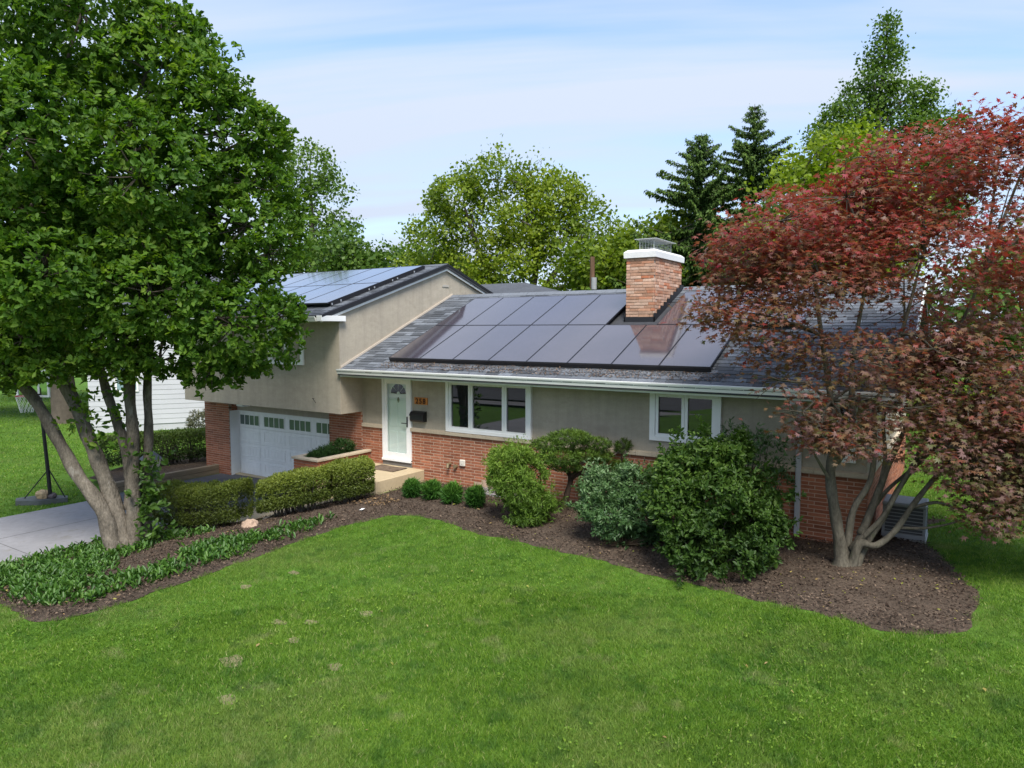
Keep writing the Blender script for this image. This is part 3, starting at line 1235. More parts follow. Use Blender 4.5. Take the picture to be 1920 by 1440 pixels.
chim_bricks()
mb = MB()
m_cap = mat('cap_cement', (0.74, 0.74, 0.74), .8, .2, var=[(3, .05), (20, .04)], bump=(30, .3, .01))
V = []
for (d, z) in ((.045, CZT + .002), (.05, CZT + .13), (-.02, CZT + .185), (-.16, CZT + .2)):
    V += [(CX0 - d, CY0 - d, z), (CX1 + d, CY0 - d, z), (CX1 + d, CY1 + d, z), (CX0 - d, CY1 + d, z)]
F = [(3, 2, 1, 0), (12, 13, 14, 15)]
for k in range(3):
    for i in range(4):
        j = (i + 1) % 4
        F.append((k * 4 + i, k * 4 + j, k * 4 + 4 + j, k * 4 + 4 + i))
mb.add(V, F)
mb.build('chimney_cap', m_cap, chim)
# stepped flashing
mb = MB()
mb.box(CX0 - .03, CX1 + .03, CY0 - .03, CY0 - .012, mroof(CY0) - .05, mroof(CY0) + .10)
for i in range(9):
    y = CY0 - .03 + i * .2
    mb.box(CX1 + .010, CX1 + .03 + .001 * i, y, y + .215, mroof(y) - .1, mroof(y) + .20)
    mb.box(CX0 - .03 - .001 * i, CX0 - .010, y, y + .215, mroof(y) - .1, mroof(y) + .20)
mb.build('step_flashing', m_dark, chim)
# spark arrestor: mesh cage and lid
m_cage = mat('cage_metal', (0.42, 0.43, 0.42), .5, .5, metal=.5)
mb = MB()
ax0, ax1, ay0, ay1, az0, az1 = -6.44, -6.10, 15.1, 16.15, CZT + .19, CZT + .44
for i in range(15):
    y = ay0 + (ay1 - ay0) * i / 14
    for x in (ax0, ax1):
        mb.box(x - .002, x + .002, y - .003, y + .003, az0, az1)
for i in range(6):
    x = ax0 + (ax1 - ax0) * i / 5
    for y in (ay0, ay1):
        mb.box(x - .003, x + .003, y - .002, y + .002, az0, az1)
for k in range(5):
    z = az0 + (az1 - az0) * k / 4
    for x in (ax0, ax1):
        mb.box(x - .0015, x + .0015, ay0, ay1, z - .002, z + .002)
    for y in (ay0, ay1):
        mb.box(ax0, ax1, y - .0015, y + .0015, z - .002, z + .002)
for x in (ax0, ax1):
    for y in (ay0, ay1):
        mb.box(x - .009, x + .009, y - .009, y + .009, az0, az1 + .001)
mb.box(-6.31, -6.2, 15.4, 15.8, az0 - .03, az0 + .1)
mb.build('spark_cage', m_cage, chim)
mb = MB()
V = [(ax0 - .09, ay0 - .1, az1), (ax1 + .09, ay0 - .1, az1), (ax1 + .09, ay1 + .1, az1), (ax0 - .09, ay1 + .1, az1), (ax0 - .09, ay0 - .1, az1 + .012), (ax1 + .09, ay0 - .1, az1 + .012),
     (ax1 + .09, ay1 + .1, az1 + .012), (ax0 - .09, ay1 + .1, az1 + .012), (ax0 + .12, ay0 + .3, az1 + .04), (ax1 - .12, ay0 + .3, az1 + .04), (ax1 - .12, ay1 - .3, az1 + .04), (ax0 + .12, ay1 - .3, az1 + .04)]
mb.add(V, [(3, 2, 1, 0), (0, 1, 5, 4), (1, 2, 6, 5), (2, 3, 7, 6), (3, 0, 4, 7), (4, 5, 9, 8), (5, 6, 10, 9), (6, 7, 11, 10), (7, 4, 8, 11), (8, 9, 10, 11)])
mb.build('cage_lid', mat('cage_lid_metal', (0.55, 0.56, 0.55), .45, .5, metal=.4), chim)

# ---- windows
def window(x0, x1, z0, z1, y, bays, casing=.085):
    """bays: list of relative widths; a casing with sashes and panes"""
    c = MB()
    c.box(x0, x0 + casing, y - .04, y + .06, z0, z1)
    c.box(x1 - casing, x1, y - .04, y + .06, z0, z1)
    c.box(x0 + casing, x1 - casing, y - .039, y + .06, z1 - casing * .7, z1)
    c.box(x0 + casing, x1 - casing, y - .039, y + .06, z0, z0 + casing * .75)
    w = c.build('window', m_white, house)
    a, b = x0 + casing, x1 - casing
    za, zb = z0 + casing * .75, z1 - casing * .7
    tot = sum(bays)
    x = a
    for i, r_ in enumerate(bays):
        xe = x + (b - a) * r_ / tot
        s = MB()
        t = .062
        s.box(x + .003, x + t, y - .018, y + .05, za + .002, zb - .002)
        s.box(xe - t, xe - .003, y - .018, y + .05, za + .002, zb - .002)
        s.box(x + t, xe - t, y - .017, y + .05, za + .002, za + t)
        s.box(x + t, xe - t, y - .017, y + .05, zb - t, zb - .002)
        s.build('sash', m_white, w)
        p = MB()
        tilt = rng.uniform(-.004, .004)
        p.add([(x + t, y + .020, za + t), (xe - t, y + .020 + tilt, za + t), (xe - t, y + .020 + tilt, zb - t), (x + t, y + .020, zb - t),
               (x + t, y + .03, za + t), (xe - t, y + .03 + tilt, za + t), (xe - t, y + .03 + tilt, zb - t), (x + t, y + .03, zb - t)],
              [(0, 1, 2, 3), (7, 6, 5, 4), (0, 4, 5, 1), (1, 5, 6, 2), (2, 6, 7, 3), (3, 7, 4, 0)])
        p.build('pane', m_win, w)
        x = xe
    return w


window(-10.30, -7.94, 1.292, 2.525, YF - .01, [.70, 1.05, .70])['label'] = 'wide three-pane white window beside the front door'
window(-5.21, -3.82, 1.530, 2.525, YF - .01, [1, 1], .11)['label'] = 'two-pane white window above the big shrub'
window(-15.78, -14.40, 2.77, 3.75, YG - .012, [1, 1], .07)['label'] = 'small white window of the upper storey'
window(-1.95, -1.55, 1.45, 2.5, YF - .012, [1], .07)['label'] = 'narrow white window behind the red maple'

# ---- front door with storm door
mb = MB()
dx0, dx1, dz0, dz1 = -12.36, -11.40, .43, 2.53
mb.box(dx0, dx0 + .07, YF - .03, YF + .16, dz0, dz1)
mb.box(dx1 - .07, dx1, YF - .03, YF + .16, dz0, dz1)
mb.box(dx0 + .07, dx1 - .07, YF - .029, YF + .16, dz1 - .07, dz1)
door = mb.build('front_door', m_white, house)
door['label'] = 'white storm door with a full glass pane over a pale panelled door'
mb = MB()
sx0, sx1 = dx0 + .075, dx1 - .075
mb.box(sx0, sx0 + .085, YF - .02, YF + .02, dz0 + .04, dz1 - .075)
mb.box(sx1 - .085, sx1, YF - .02, YF + .02, dz0 + .04, dz1 - .075)
mb.box(sx0 + .085, sx1 - .085, YF - .019, YF + .019, dz1 - .19, dz1 - .075)
mb.box(sx0 + .085, sx1 - .085, YF - .019, YF + .019, dz0 + .04, dz0 + .19)
mb.build('storm_frame', m_whited, door)
mb = MB()
mb.add([(sx0 + .085, YF - .004, dz0 + .19), (sx1 - .085, YF - .004, dz0 + .19), (sx1 - .085, YF - .004, dz1 - .19), (sx0 + .085, YF - .004, dz1 - .19)], [(0, 1, 2, 3)])
mb.build('storm_glass', clear_glass('storm_glass'), door)
mb = MB()
lx0, lx1, ly = dx0 + .07, dx1 - .07, YF + .06
mb.box(lx0, lx1, ly, ly + .04, dz0 + .02, dz1 - .07)
for (a, b, z0_, z1_) in ((.12, .38, .15, .72), (.44, .70, .15, .72), (.12, .38, .84, 1.50), (.44, .70, .84, 1.50)):
    mb.bbox(lx0 + a, lx0 + b, ly - .012, ly + .002, dz0 + z0_, dz0 + z1_, .010)
mb.build('door_leaf', m_pale, door)
mb = MB()       # fan light of four dark segments
fx, fz, fr = (lx0 + lx1) / 2, dz0 + 1.66, .25
for k in range(4):
    a0, a1 = math.pi * (k + .06) / 4, math.pi * (k + .94) / 4
    P = [(fx + .06 * math.cos(a0), fz + .06 * math.sin(a0)), (fx + fr * math.cos(a0), fz + fr * math.sin(a0)), (fx + fr * math.cos((a0 + a1) / 2), fz + fr * math.sin((a0 + a1) / 2)),
         (fx + fr * math.cos(a1), fz + fr * math.sin(a1)), (fx + .06 * math.cos(a1), fz + .06 * math.sin(a1))]
    mb.prism(P, 'y', ly - .006, ly + .001)
mb.build('fan_light', m_win, door)
mb = MB()
mb.prism([(fx, fz - .22), (fx + .035, fz - .15), (fx, fz - .08), (fx - .035, fz - .15)], 'y', ly - .018, ly - .013 + .014)
mb.build('door_knocker', mat('knocker', (.25, .22, .17), .4, .5, metal=.7), door)
mb = MB()
mb.bbox(sx1 - .065, sx1 - .03, YF - .045, YF - .020, dz0 + .86, dz0 + 1.12, .006)
mb.box(sx1 - .20, sx1 - .055, YF - .075, YF - .06, dz0 + .945, dz0 + .965)
mb.box(sx1 - .055, sx1 - .04, YF - .075, YF - .045, dz0 + .945, dz0 + .965)
mb.build('door_handle', m_black, door)
mb = MB()
mb.box(dx0, dx1, YF - .06, YF + .16, dz0 - .02, dz0 + .036)
mb.build('door_sill', m_whited, door)
mb = MB()
mb.box(dx0, dx1, YF - .02, YF + .16, .285, dz0 - .02)
mb.build('door_kerb', mat('riser_grey', (.16, .15, .14), .85, .2, var=[(6, .1)]), door)

# ---- garage door
gx0, gx1, gy, gz0, gz1 = -18.72, -14.20, 13.20, -.73, 1.20
mb = MB()
mb.box(gx0 + .02, gx1, gy + .006, gy + .05, gz0, gz1)
gd = mb.build('garage_door', m_whited, house)
gd['label'] = 'white sectional garage door with a row of small panes'
secz = [gz0 + (gz1 - gz0) * k / 4 for k in range(5)]
for k in range(4):
    mb = MB()
    mb.bbox(gx0 + .02, gx1, gy - .02, gy + .004, secz[k] + .003, secz[k + 1] - .003, .006)
    mb.build('door_section', m_whited, gd)
for c_ in range(4):
    a = -18.66 + 1.14 * c_
    b = a + .96
    for k in range(3):
        mb = MB()
        za, zb = secz[k] + .07, secz[k + 1] - .07
        # a raised rim round a grooved field
        for (xa, xb, z_a, z_b) in ((a, b, za, za + .03), (a, b, zb - .03, zb), (a, a + .03, za + .03, zb - .03), (b - .03, b, za + .03, zb - .03)):
            mb.bbox(xa, xb, gy - .033, gy - .016, z_a, z_b, .007)
        for i in range(6):
            xa = a + .05 + i * (b - a - .1) / 6
            mb.bbox(xa + .004, xa + (b - a - .1) / 6 - .004, gy - .026, gy - .016, za + .05, zb - .05, .006)
        mb.build('door_panel', m_whited, gd)
    mb = MB()
    for i in range(4):
        pass
    pw = .92 / 4
    for i in range(4):
        xa = a + .02 + i * pw
        p = MB()
        p.bbox(xa + .012, xa + pw - .012, gy - .024, gy - .017, .81, 1.10, .002)
        p.build('pane', mat('garage_pane', (0.11, 0.15, 0.135), .08, .5, ior=1.7), gd)
    for i in range(5):
        xa = a + .02 + i * pw
        mb.box(xa - .0115, xa + .0115, gy - .034, gy - .016, .80, 1.11)
    mb.box(a + .02, a + .94, gy - .033, gy - .016, .785, .81)
    mb.box(a + .02, a + .94, gy - .033, gy - .016, 1.10, 1.125)
    mb.build('pane_grid', m_whited, gd)
mb = MB()
mb.box(-18.712, -18.70, YF + .02, gy + .04, -.74, 1.234)
mb.box(-18.70, -18.68, gy - .06, gy - .0, -.74, 1.234)
mb.box(-18.70, -14.3, gy - .06, gy + .0, 1.20, 1.234)
mb.build('door_jamb', m_white, gd)

# ---- basement window grille, outlet box and spigots on the brick
mb = MB()
mb.box(-9.18, -8.27, YF + .05, YF + .1, -.12, .22)
bw = mb.build('basement_window', m_white, house)
for i in range(4):
    p = MB()
    p.box(-9.12 + i * .22, -8.95 + i * .22, YF + .036, YF + .049, -.06, .17)
    p.build('pane', m_win, bw)
mb = MB()
mb.box(-6.33, -5.42, YF + .05, YF + .1, -.12, .19)
mb.build('basement_window', m_dark, house)
mb = MB()
mb.bbox(-9.90, -9.74, YF - .06, YF - .003, .50, .66, .02)
mb.box(-9.84, -9.80, YF - .065, YF - .059, .56, .60)
mb.build('outlet_box', mat('cream_plastic', (.66, .62, .54), .5, .4), house)
mb = MB()
mb.tube([(-10.20, YF, .52), (-10.20, YF - .10, .52), (-10.19, YF - .12, .44)], .035, 8)
mb.build('spigot', mat('brass', (.30, .24, .14), .45, .5, metal=.5), house)
mb = MB()
mb.tube([(-10.02, YF, .48), (-10.02, YF - .08, .48)], .045, 8)
mb.build('pipe_stub', mat('brass', (.3, .24, .14)), house)

# ================================================================== SMALL THINGS ABOUT THE HOUSE
# brick planter
pl = thing('planter', 'red brick planter box with a pale stone rim beside the garage door', 'planter', (-13.25, 12.0, -.6))
px0, px1, py0, py1, pzt = -13.66, -12.80, 11.10, 12.84, .56
mb = MB()
mb.box(px0 + .012, px1 - .012, py0 + .012, py1, -.75, pzt - .02)
core = mb.build('planter_wall', m_mortar, pl)
for (a, b, z) in lay(px0, px1, -.62, pzt):
    m_ = MB()
    m_.bbox(a, b, py0 + rng.uniform(-.002, .002), py0 + .085, z, z + BH - BJ, .004)
    m_.build('brick', m_brick, core)
for (a, b, z) in lay(py0 + .09, py1, -.1, pzt, off=.12):
    m_ = MB()
    m_.bbox(px1 - .085, px1 + rng.uniform(-.002, .002), a, b, z, z + BH - BJ, .004)
    m_.build('brick', m_brick, core)
for (xa, xb, ya, yb) in ((px0 - .04, px1 + .04, py0 - .04, py0 + .14), (px1 - .14, px1 + .04, py0 + .146, 11.98), (px1 - .14, px1 + .04, 11.99, py1), (px0 - .04, px0 + .14, py0 + .146, py1)):
    mb = MB()
    mb.bbox(xa, xb, ya, yb, pzt + .003, pzt + .06, .008)
    mb.build('rim_stone', m_sill, pl)
mb = MB()
mb.box(px0 + .15, px1 - .15, py0 + .15, py1, pzt - .02, pzt + .03)
mb.build('soil', m_mulch, pl)

# mailbox
mbx = thing('mailbox', 'black metal mailbox on the stucco wall below the house number', 'mailbox', (-11.14, YF - .05, 1.46))
mb = MB()
mb.prism([(YF + .015, 1.46), (YF - .11, 1.46), (YF - .13, 1.50), (YF - .13, 1.62), (YF - .08, 1.685), (YF + .015, 1.70)], 'x', -11.35, -10.93)
mb.build('box_body', m_black, mbx)
mb = MB()
mb.prism([(YF + .014, 1.712), (YF - .085, 1.695), (YF - .142, 1.622), (YF - .142, 1.60), (YF - .132, 1.622), (YF - .08, 1.69), (YF + .014, 1.702)], 'x', -11.36, -10.92)
mb.build('lid', m_black, mbx)

# house number plaque
pq = thing('house_number', 'small orange wooden plaque with dark figures beside the front door', 'house number', (-11.1, YF, 1.87))
mb = MB()
mb.bbox(-11.30, -10.89, YF - .012, YF + .016, 1.875, 2.045, .004)
mb.build('plaque', mat('orange_wood', (.52, .20, .045), .6, .3, var=[(14, .15)], stretch=(1, 1, 4)), pq)
for i, ch in enumerate('258'):
    cu = bpy.data.curves.new('digit', 'FONT')
    cu.body = ch
    cu.size = .175
    cu.extrude = .004
    cu.align_x = 'CENTER'
    cu.offset = .004
    tmp = bpy.data.objects.new('digit_curve', cu)
    me_ = bpy.data.meshes.new_from_object(tmp)
    bpy.data.objects.remove(tmp)
    me_.materials.append(mat('burnt_figure', (.06, .018, .008), .6, .3)) if not me_.materials else None
    o = bpy.data.objects.new('digit', me_)
    COL.objects.link(o)
    o.parent = pq
    o.matrix_parent_inverse = PINV(pq)
    o.location = (-11.21 + i * .112, YF - .018, 1.898)
    o.rotation_euler = (R(90), 0, 0)
    me_.materials.clear()
    me_.materials.append(mat('burnt_figure', (.06, .018, .008), .6, .3))

# door mat
mb = MB()
V = []
for i in range(9):
    t = i / 8
    V += [(-12.28 + .86 * t, 12.18, .302 + .012 * math.sin(t * 9)), (-12.28 + .86 * t, 12.70, .302 + .008 * math.sin(t * 7 + 1))]
V += [(x, y, z - .01) for (x, y, z) in V]
F = [(2 * i, 2 * i + 2, 2 * i + 3, 2 * i + 1) for i in range(8)] + [(18 + 2 * i, 18 + 2 * i + 1, 18 + 2 * i + 3, 18 + 2 * i + 2) for i in range(8)] + [(2 * i, 18 + 2 * i, 20 + 2 * i, 2 + 2 * i) for i in range(8)]
mb.add(V, F)
dm = mb.build('door_mat', mat('mat_fibre', (.16, .12, .09), .95, .05, var=[(11, .35), (60, .3)], bump=(200, .6, .01)))
tag(dm, 'worn brown door mat on the porch slab', 'door mat')

# window wells
def window_well(x0, x1, depth, label):
    t = thing('window_well', label, 'window well', ((x0 + x1) / 2, YF - .2, 0))
    mb = MB()
    n = 14
    V = []
    cx = (x0 + x1) / 2
    for i in range(n + 1):
        a = math.pi * i / n
        ex = cx - (x1 - x0) / 2 * math.copysign(abs(math.cos(a)) ** .6, math.cos(a))
        ey = YF - .005 - depth * math.sin(a) ** .6
        V += [(ex, ey, -.15), (ex, ey, .10)]
    F = [(2 * i, 2 * i + 2, 2 * i + 3, 2 * i + 1) for i in range(n)]
    mb.add(V, F)
    V2 = [(cx + (x - cx) * .93, YF - .005 + (y - YF + .005) * .9, z) for (x, y, z) in V]
    mb.add(V2, [f[::-1] for f in F])
    o = len(V)
    for i in range(n):
        mb.f.append((2 * i + 1, 2 * i + 3, o + 2 * i + 3, o + 2 * i + 1))
    mb.build('rim', m_alu, t)
    k = int((x1 - x0) / .085)
    for i in range(1, k):
        x = x0 + (x1 - x0) * i / k
        a = math.acos(max(-1, min(1, (abs(cx - x) / ((x1 - x0) / 2)) ** (1 / .6))))
        dy = depth * math.sin(a) ** .6 * .92
        b = MB()
        b.box(x - .014, x + .014, YF - .006 - dy, YF - .01, .075, .092)
        b.build('grate_bar', m_alu, t)
    b = MB()
    b.box(x0 + .06, x1 - .06, YF - depth * .5 - .014, YF - depth * .5 + .014, .060, .074)
    b.build('grate_bar', m_alu, t)
    return t


window_well(-9.30, -8.15, .55, 'curved grey metal window well by the small round shrubs')
window_well(-6.45, -5.3, .55, 'grey metal window well behind the sculpted dark pine tree')

# air conditioner at the house corner
ac = thing('air_conditioner', 'grey outdoor air conditioner unit at the corner behind the red maple', 'air conditioner', (-.86, 14.1, 0))
m_ac = mat('ac_metal', (.30, .31, .32), .5, .4, var=[(6, .06)])
mb = MB()
mb.bbox(-1.22, -.52, 13.7, 14.4, .0, .05, .01)
mb.build('pad', mat('pad_concrete', (.4, .39, .37), .9, .1), ac)
mb = MB()
for (x, y) in ((-1.2, 13.72), (-.58, 13.72), (-.58, 14.34), (-1.2, 14.34)):
    mb.box(x, x + .04, y, y + .04, .05, .60)
mb.bbox(-1.21, -.53, 13.71, 14.39, .60, .67, .02)
mb.bbox(-1.21, -.53, 13.71, 14.39, .05, .14, .01)
mb.build('casing', m_ac, ac)
mb = MB()
mb.box(-1.17, -.57, 13.75, 14.35, .14, .60)
mb.build('coil', mat('coil_dark', (.09, .09, .095), .6, .3), ac)
for i in range(7):
    z = .17 + i * .062
    mb = MB()
    for (xa, xb, ya, yb) in ((-1.16, -.58, 13.725, 13.735), (-.56, -.55, 13.76, 14.34), (-1.19, -1.18, 13.76, 14.34)):
        mb.box(xa, xb, ya, yb, z, z + .014)
    mb.build('louvre', m_ac, ac)

# low retaining edge left of the drive, with its bed
tag(sheet('side_bed', [(-19.5, 9.9), (-19.5, 12.95), (-20.0, 13.0), (-20.1, 15.2), (-22.6, 15.2), (-22.6, 12.2), (-21.2, 9.9)], .16, .3, m_mulch), 'dark mulch bed beside the garage', None)
ret = thing('retaining_edge', 'low weathered timber edging along the driveway by the garage', 'edging', (-19.35, 11.5, -.75))
m_timb = mat('weathered_timber', (.24, .19, .13), .85, .15, var=[(3, .2), (20, .15)], bump=(40, .5, .008), stretch=(1, .15, 3), rnd=.1)
for k, (ya, yb) in enumerate(((9.7, 11.3), (11.31, 12.98))):
    for j in range(2):
        mb = MB()
        mb.bbox(-19.48 + .01 * j, -19.30 - .005 * j, ya, yb, -.78 + j * .155, -.628 + j * .155, .012)
        mb.build('timber', m_timb, ret)

# basketball hoop
hp = thing('basketball_hoop', 'portable basketball hoop with a black pole on the lawn beside the driveway', 'basketball hoop', (-19.6, 8.1, -.75))
hx, hy = -19.62, 8.25
mb = MB()
mb.tube([(hx, hy, -.74), (hx - .06, hy - .02, 0.3), (hx - .16, hy - .06, 1.85), (hx - .16, hy - .06, 2.2)], [.05, .045, .04, .035], 10)
mb.build('pole', m_black, hp)
mb = MB()
mb.prism([(-20.35, 7.75), (-20.0, 7.6), (-19.55, 7.95), (-19.3, 8.5), (-19.55, 8.62), (-20.2, 8.3)], 'z', -.76, -.63)
mb.build('base', mat('base_plastic', (.10, .11, .11), .6, .3, var=[(5, .2)]), hp)
for (ex, ey) in ((-20.15, 7.85), (-19.4, 8.5)):
    mb = MB()
    mb.tube([(hx - .04, hy, .12), (ex, ey, -.65)], .014, 6)
    mb.build('brace', m_black, hp)
vr = Vector((.835, .55, 0))
fw = Vector((-.55, .835, 0))
bc = Vector((hx - .16, hy - .06, 2.3)) + fw * -.25
mb = MB()


def bq(mb, a0, a1, z0, z1, d0, d1):
    V = []
    for d in (d0, d1):
        for (a, z) in ((a0, z0), (a1, z0), (a1, z1), (a0, z1)):
            V.append(tuple(bc + vr * a + fw * d + Vector((0, 0, z))))
    mb.add(V, [(0, 1, 2, 3), (7, 6, 5, 4), (0, 4, 5, 1), (1, 5, 6, 2), (2, 6, 7, 3), (3, 7, 4, 0)])


for (a0, a1, z0, z1) in ((-.42, .42, .33, .38), (-.42, .42, -.31, -.26), (-.42, -.37, -.26, .33), (.37, .42, -.26, .33)):
    bq(mb, a0, a1, z0, z1, -.02, .02)
mb.build('backboard_rim', m_white, hp)
mb = MB()
mb.add([tuple(bc + vr * a_ + Vector((0, 0, z_))) for (a_, z_) in ((-.37, -.26), (.37, -.26), (.37, .33), (-.37, .33))], [(0, 1, 2, 3)])
mb.build('backboard', clear_glass('acrylic', (.75, .86, .84)), hp)
mb = MB()
for (a0, a1, z0, z1) in ((-.17, .17, .10, .14), (-.17, -.12, -.22, .10), (.12, .17, -.22, .10)):
    bq(mb, a0, a1, z0, z1, -.010, -.005)
mb.build('target_mark', m_white, hp)
mb = MB()
bq(mb, -.07, .07, .15, .30, -.010, -.005)
mb.build('blue_mark', mat('blue_paint', (.01, .04, .35), .5, .3), hp)
mb = MB()
bq(mb, -.12, .12, -.27, -.22, -.03, -.011)
P = [bc + fw * (-.26) + vr * (.22 * math.cos(t)) + fw * (.22 * math.sin(t)) + Vector((0, 0, -.25)) for t in np.linspace(0, 2 * math.pi, 21)]
mb.tube([tuple(p) for p in P], .011, 6, cap=False)
mb.build('rim', mat('rim_red', (.45, .02, .03), .45, .4), hp)
mb = MB()
for k in range(12):
    for s_ in (-1, 1):
        q = []
        for j in range(5):
            t = 2 * math.pi * k / 12 + s_ * j * .22
            rr = .22 - .09 * j / 4
            q.append(tuple(bc + fw * (-.26) + vr * (rr * math.cos(t)) + fw * (rr * math.sin(t)) + Vector((0, 0, -.26 - .10 * j))))
        mb.tube(q, .004, 3, cap=False)
mb.build('net', m_white, hp)
mb = MB()
mb.tube([tuple(Vector((hx - .16, hy - .06, 1.98))), tuple(bc + Vector((0, 0, -.1)))], .02, 6)
mb.tube([tuple(Vector((hx - .16, hy - .06, 2.2))), tuple(bc + Vector((0, 0, .15)))], .02, 6)
mb.build('backboard_arm', m_black, hp)


def rock(name, c, r, sq, m, label, seed):
    rr = np.random.default_rng(seed)
    b = MB()
    b.sphere((0, 0, 0), 1, 12, 8)
    V = np.array(b.v)
    U = norm(V)
    d = 1 + .22 * sines(U * 1.6, 1.4, seed) + .05 * rr.standard_normal(len(V))
    V = U * d[:, None] * r * np.array(sq) + np.array(c)
    o = link(name, new_mesh(name, V, b.f), m)
    return tag(o, label, 'rock')


m_rock = mat('sandstone', (.42, .30, .22), .9, .15, var=[(6, .2), (30, .15)], bump=(30, .6, .02))
rock('rock', (-11.95, 8.62, -.24), .17, (1.2, .9, .9), m_rock, 'pinkish sandstone rock at the gap between the hedges', 3)
rock('rock', (-12.30, 9.30, -.36), .13, (1.3, .8, .7), mat('pale_stone', (.42, .36, .28), .9, .15, var=[(6, .15)], bump=(30, .5, .02)), 'pale flat stone behind the gap between the hedges', 4)
rock('rock', (-19.85, 8.15, -.56), .16, (1.3, 1, .8), mat('tan_stone', (.45, .33, .19), .9, .15, var=[(6, .2)]), 'tan stone weighing down the basketball hoop base', 5)
rock('rock', (-19.62, 8.28, -.58), .11, (1.4, .8, .7), mat('dark_stone', (.12, .10, .10), .9, .15, var=[(6, .3)]), 'dark stone on the basketball hoop base by the pole', 6)
mb = MB()
z = float(zg(-10.29, 10.05)) + .075
mb.add([(-10.34, 10.02, z), (-10.25, 10.0, z + .015), (-10.23, 10.08, z + .035), (-10.33, 10.10, z + .01), (-10.285, 10.05, z + .04)], [(0, 1, 4), (1, 2, 4), (2, 3, 4), (3, 0, 4)])
tag(mb.build('paper_scrap', m_white), 'crumpled scrap of white paper on the mulch', 'paper')

# garden lantern by the driveway
lx, ly_ = -15.2, 8.45
lp = thing('garden_lamp', 'small grey garden lamp post behind the left tree trunk', 'lamp post', (lx, ly_, -.75))
m_lant = mat('lantern_metal', (.16, .165, .17), .55, .4)
mb = MB()
mb.tube([(lx, ly_, -.76), (lx, ly_, .52)], .035, 8)
mb.build('post', m_lant, lp)
mb = MB()
mb.box(lx - .12, lx + .12, ly_ - .12, ly_ + .12, .52, .56)
mb.build('collar', m_lant, lp)
mb = MB()
V = []
for (h_, z) in ((.10, .562), (.15, .80)):
    V += [(lx - h_, ly_ - h_, z), (lx + h_, ly_ - h_, z), (lx + h_, ly_ + h_, z), (lx - h_, ly_ + h_, z)]
mb.add(V, [(3, 2, 1, 0), (4, 5, 6, 7), (0, 1, 5, 4), (1, 2, 6, 5), (2, 3, 7, 6), (3, 0, 4, 7)])
mb.build('lantern_glass', mat('frosted_glass', (.55, .50, .42), .35, .5), lp)
mb = MB()
V = [(lx - .19, ly_ - .19, .802), (lx + .19, ly_ - .19, .802), (lx + .19, ly_ + .19, .802), (lx - .19, ly_ + .19, .802), (lx - .05, ly_ - .05, .97), (lx + .05, ly_ - .05, .97), (lx + .05, ly_ + .05, .97), (lx - .05, ly_ + .05, .97)]
mb.add(V, [(3, 2, 1, 0), (4, 5, 6, 7), (0, 1, 5, 4), (1, 2, 6, 5), (2, 3, 7, 6), (3, 0, 4, 7)])
mb.build('lantern_roof', m_lant, lp)

# utility pole
up = thing('utility_pole', 'brown wooden utility pole among the trees behind the roof', 'utility pole', (-16.2, 32.0, 0))
mb = MB()
mb.tube([(-16.2, 32.0, -.2), (-16.2, 32.0, 7.35)], [.15, .12], 10)
mb.build('pole', mat('pole_wood', (.14, .085, .055), .9, .1, var=[(8, .2)], stretch=(1, 1, .1)), up)
mb = MB()
mb.tube([(-16.05, 31.9, 5.7), (-16.05, 31.9, 6.3)], .14, 10)
mb.build('transformer', m_ac, up)

# ================================================================== NEIGHBOURING HOUSE
nb = thing('neighbour_house', 'white clapboard house beyond the lawn behind the left tree', 'house', (-31, 17, -.75))
m_sid = mat('white_siding', (.50, .51, .54), .6, .3, var=[(1.5, .04)], rnd=.03)
A, B = Vector((-31.3, 14.8, 0)), Vector((-27.0, 21.6, 0))
dirw = (B - A).normalized()
nrm = Vector((dirw.y, -dirw.x, 0))
if nrm.dot(Vector((1, -.4, 0))) < 0:
    nrm = -nrm
LW = (B - A).length


def wallq(mb, s0, s1, z0, z1, d0, d1, z0o=None):
    V = []
    for d in (d0, d1):
        for (s_, z) in ((s0, z0), (s1, z0), (s1, z1), (s0, z1)):
            V.append(tuple(A + dirw * s_ + nrm * d + Vector((0, 0, z))))
    mb.add(V, [(0, 1, 2, 3), (7, 6, 5, 4), (0, 4, 5, 1), (1, 5, 6, 2), (2, 6, 7, 3), (3, 7, 4, 0)])


mb = MB()
wallq(mb, 0.02, LW - .02, -.8, 4.3, -8, -.02)
mb.build('wall', m_sid, nb)
for k in range(22):
    z = -.45 + k * .215
    mb = MB()
    V = []
    for (s_, ) in ((0,), (LW,)):
        V += [tuple(A + dirw * s_ + nrm * d + Vector((0, 0, zz))) for (d, zz) in ((-.03, z), (.014, z), (.002, z + .2145), (-.03, z + .2145))]
    mb.add(V, [(0, 1, 2, 3), (7, 6, 5, 4), (0, 4, 5, 1), (1, 5, 6, 2), (2, 6, 7, 3), (3, 7, 4, 0)])
    mb.build('siding_board', m_sid, nb)
mb = MB()
wallq(mb, -.4, LW + .4, 4.31, 4.45, -8.4, .4)
mb.build('eave', m_white, nb)
mb = MB()
c0 = A + nrm * .5 - dirw * .5
c1 = B + nrm * .5 + dirw * .5
c2 = B - nrm * 8.5 + dirw * .5
c3 = A - nrm * 8.5 - dirw * .5
r0 = A - nrm * 4 - dirw * .5
r1 = B - nrm * 4 + dirw * .5
V = [tuple(p + Vector((0, 0, 4.46))) for p in (c0, c1, c2, c3)] + [tuple(p + Vector((0, 0, 6.4))) for p in (r0, r1)]
mb.add(V, [(0, 1, 5, 4), (1, 2, 5), (2, 3, 4, 5), (3, 0, 4), (3, 2, 1, 0)])
mb.build('roof', mat('rear_shingle', (.08, .09, .1)), nb)
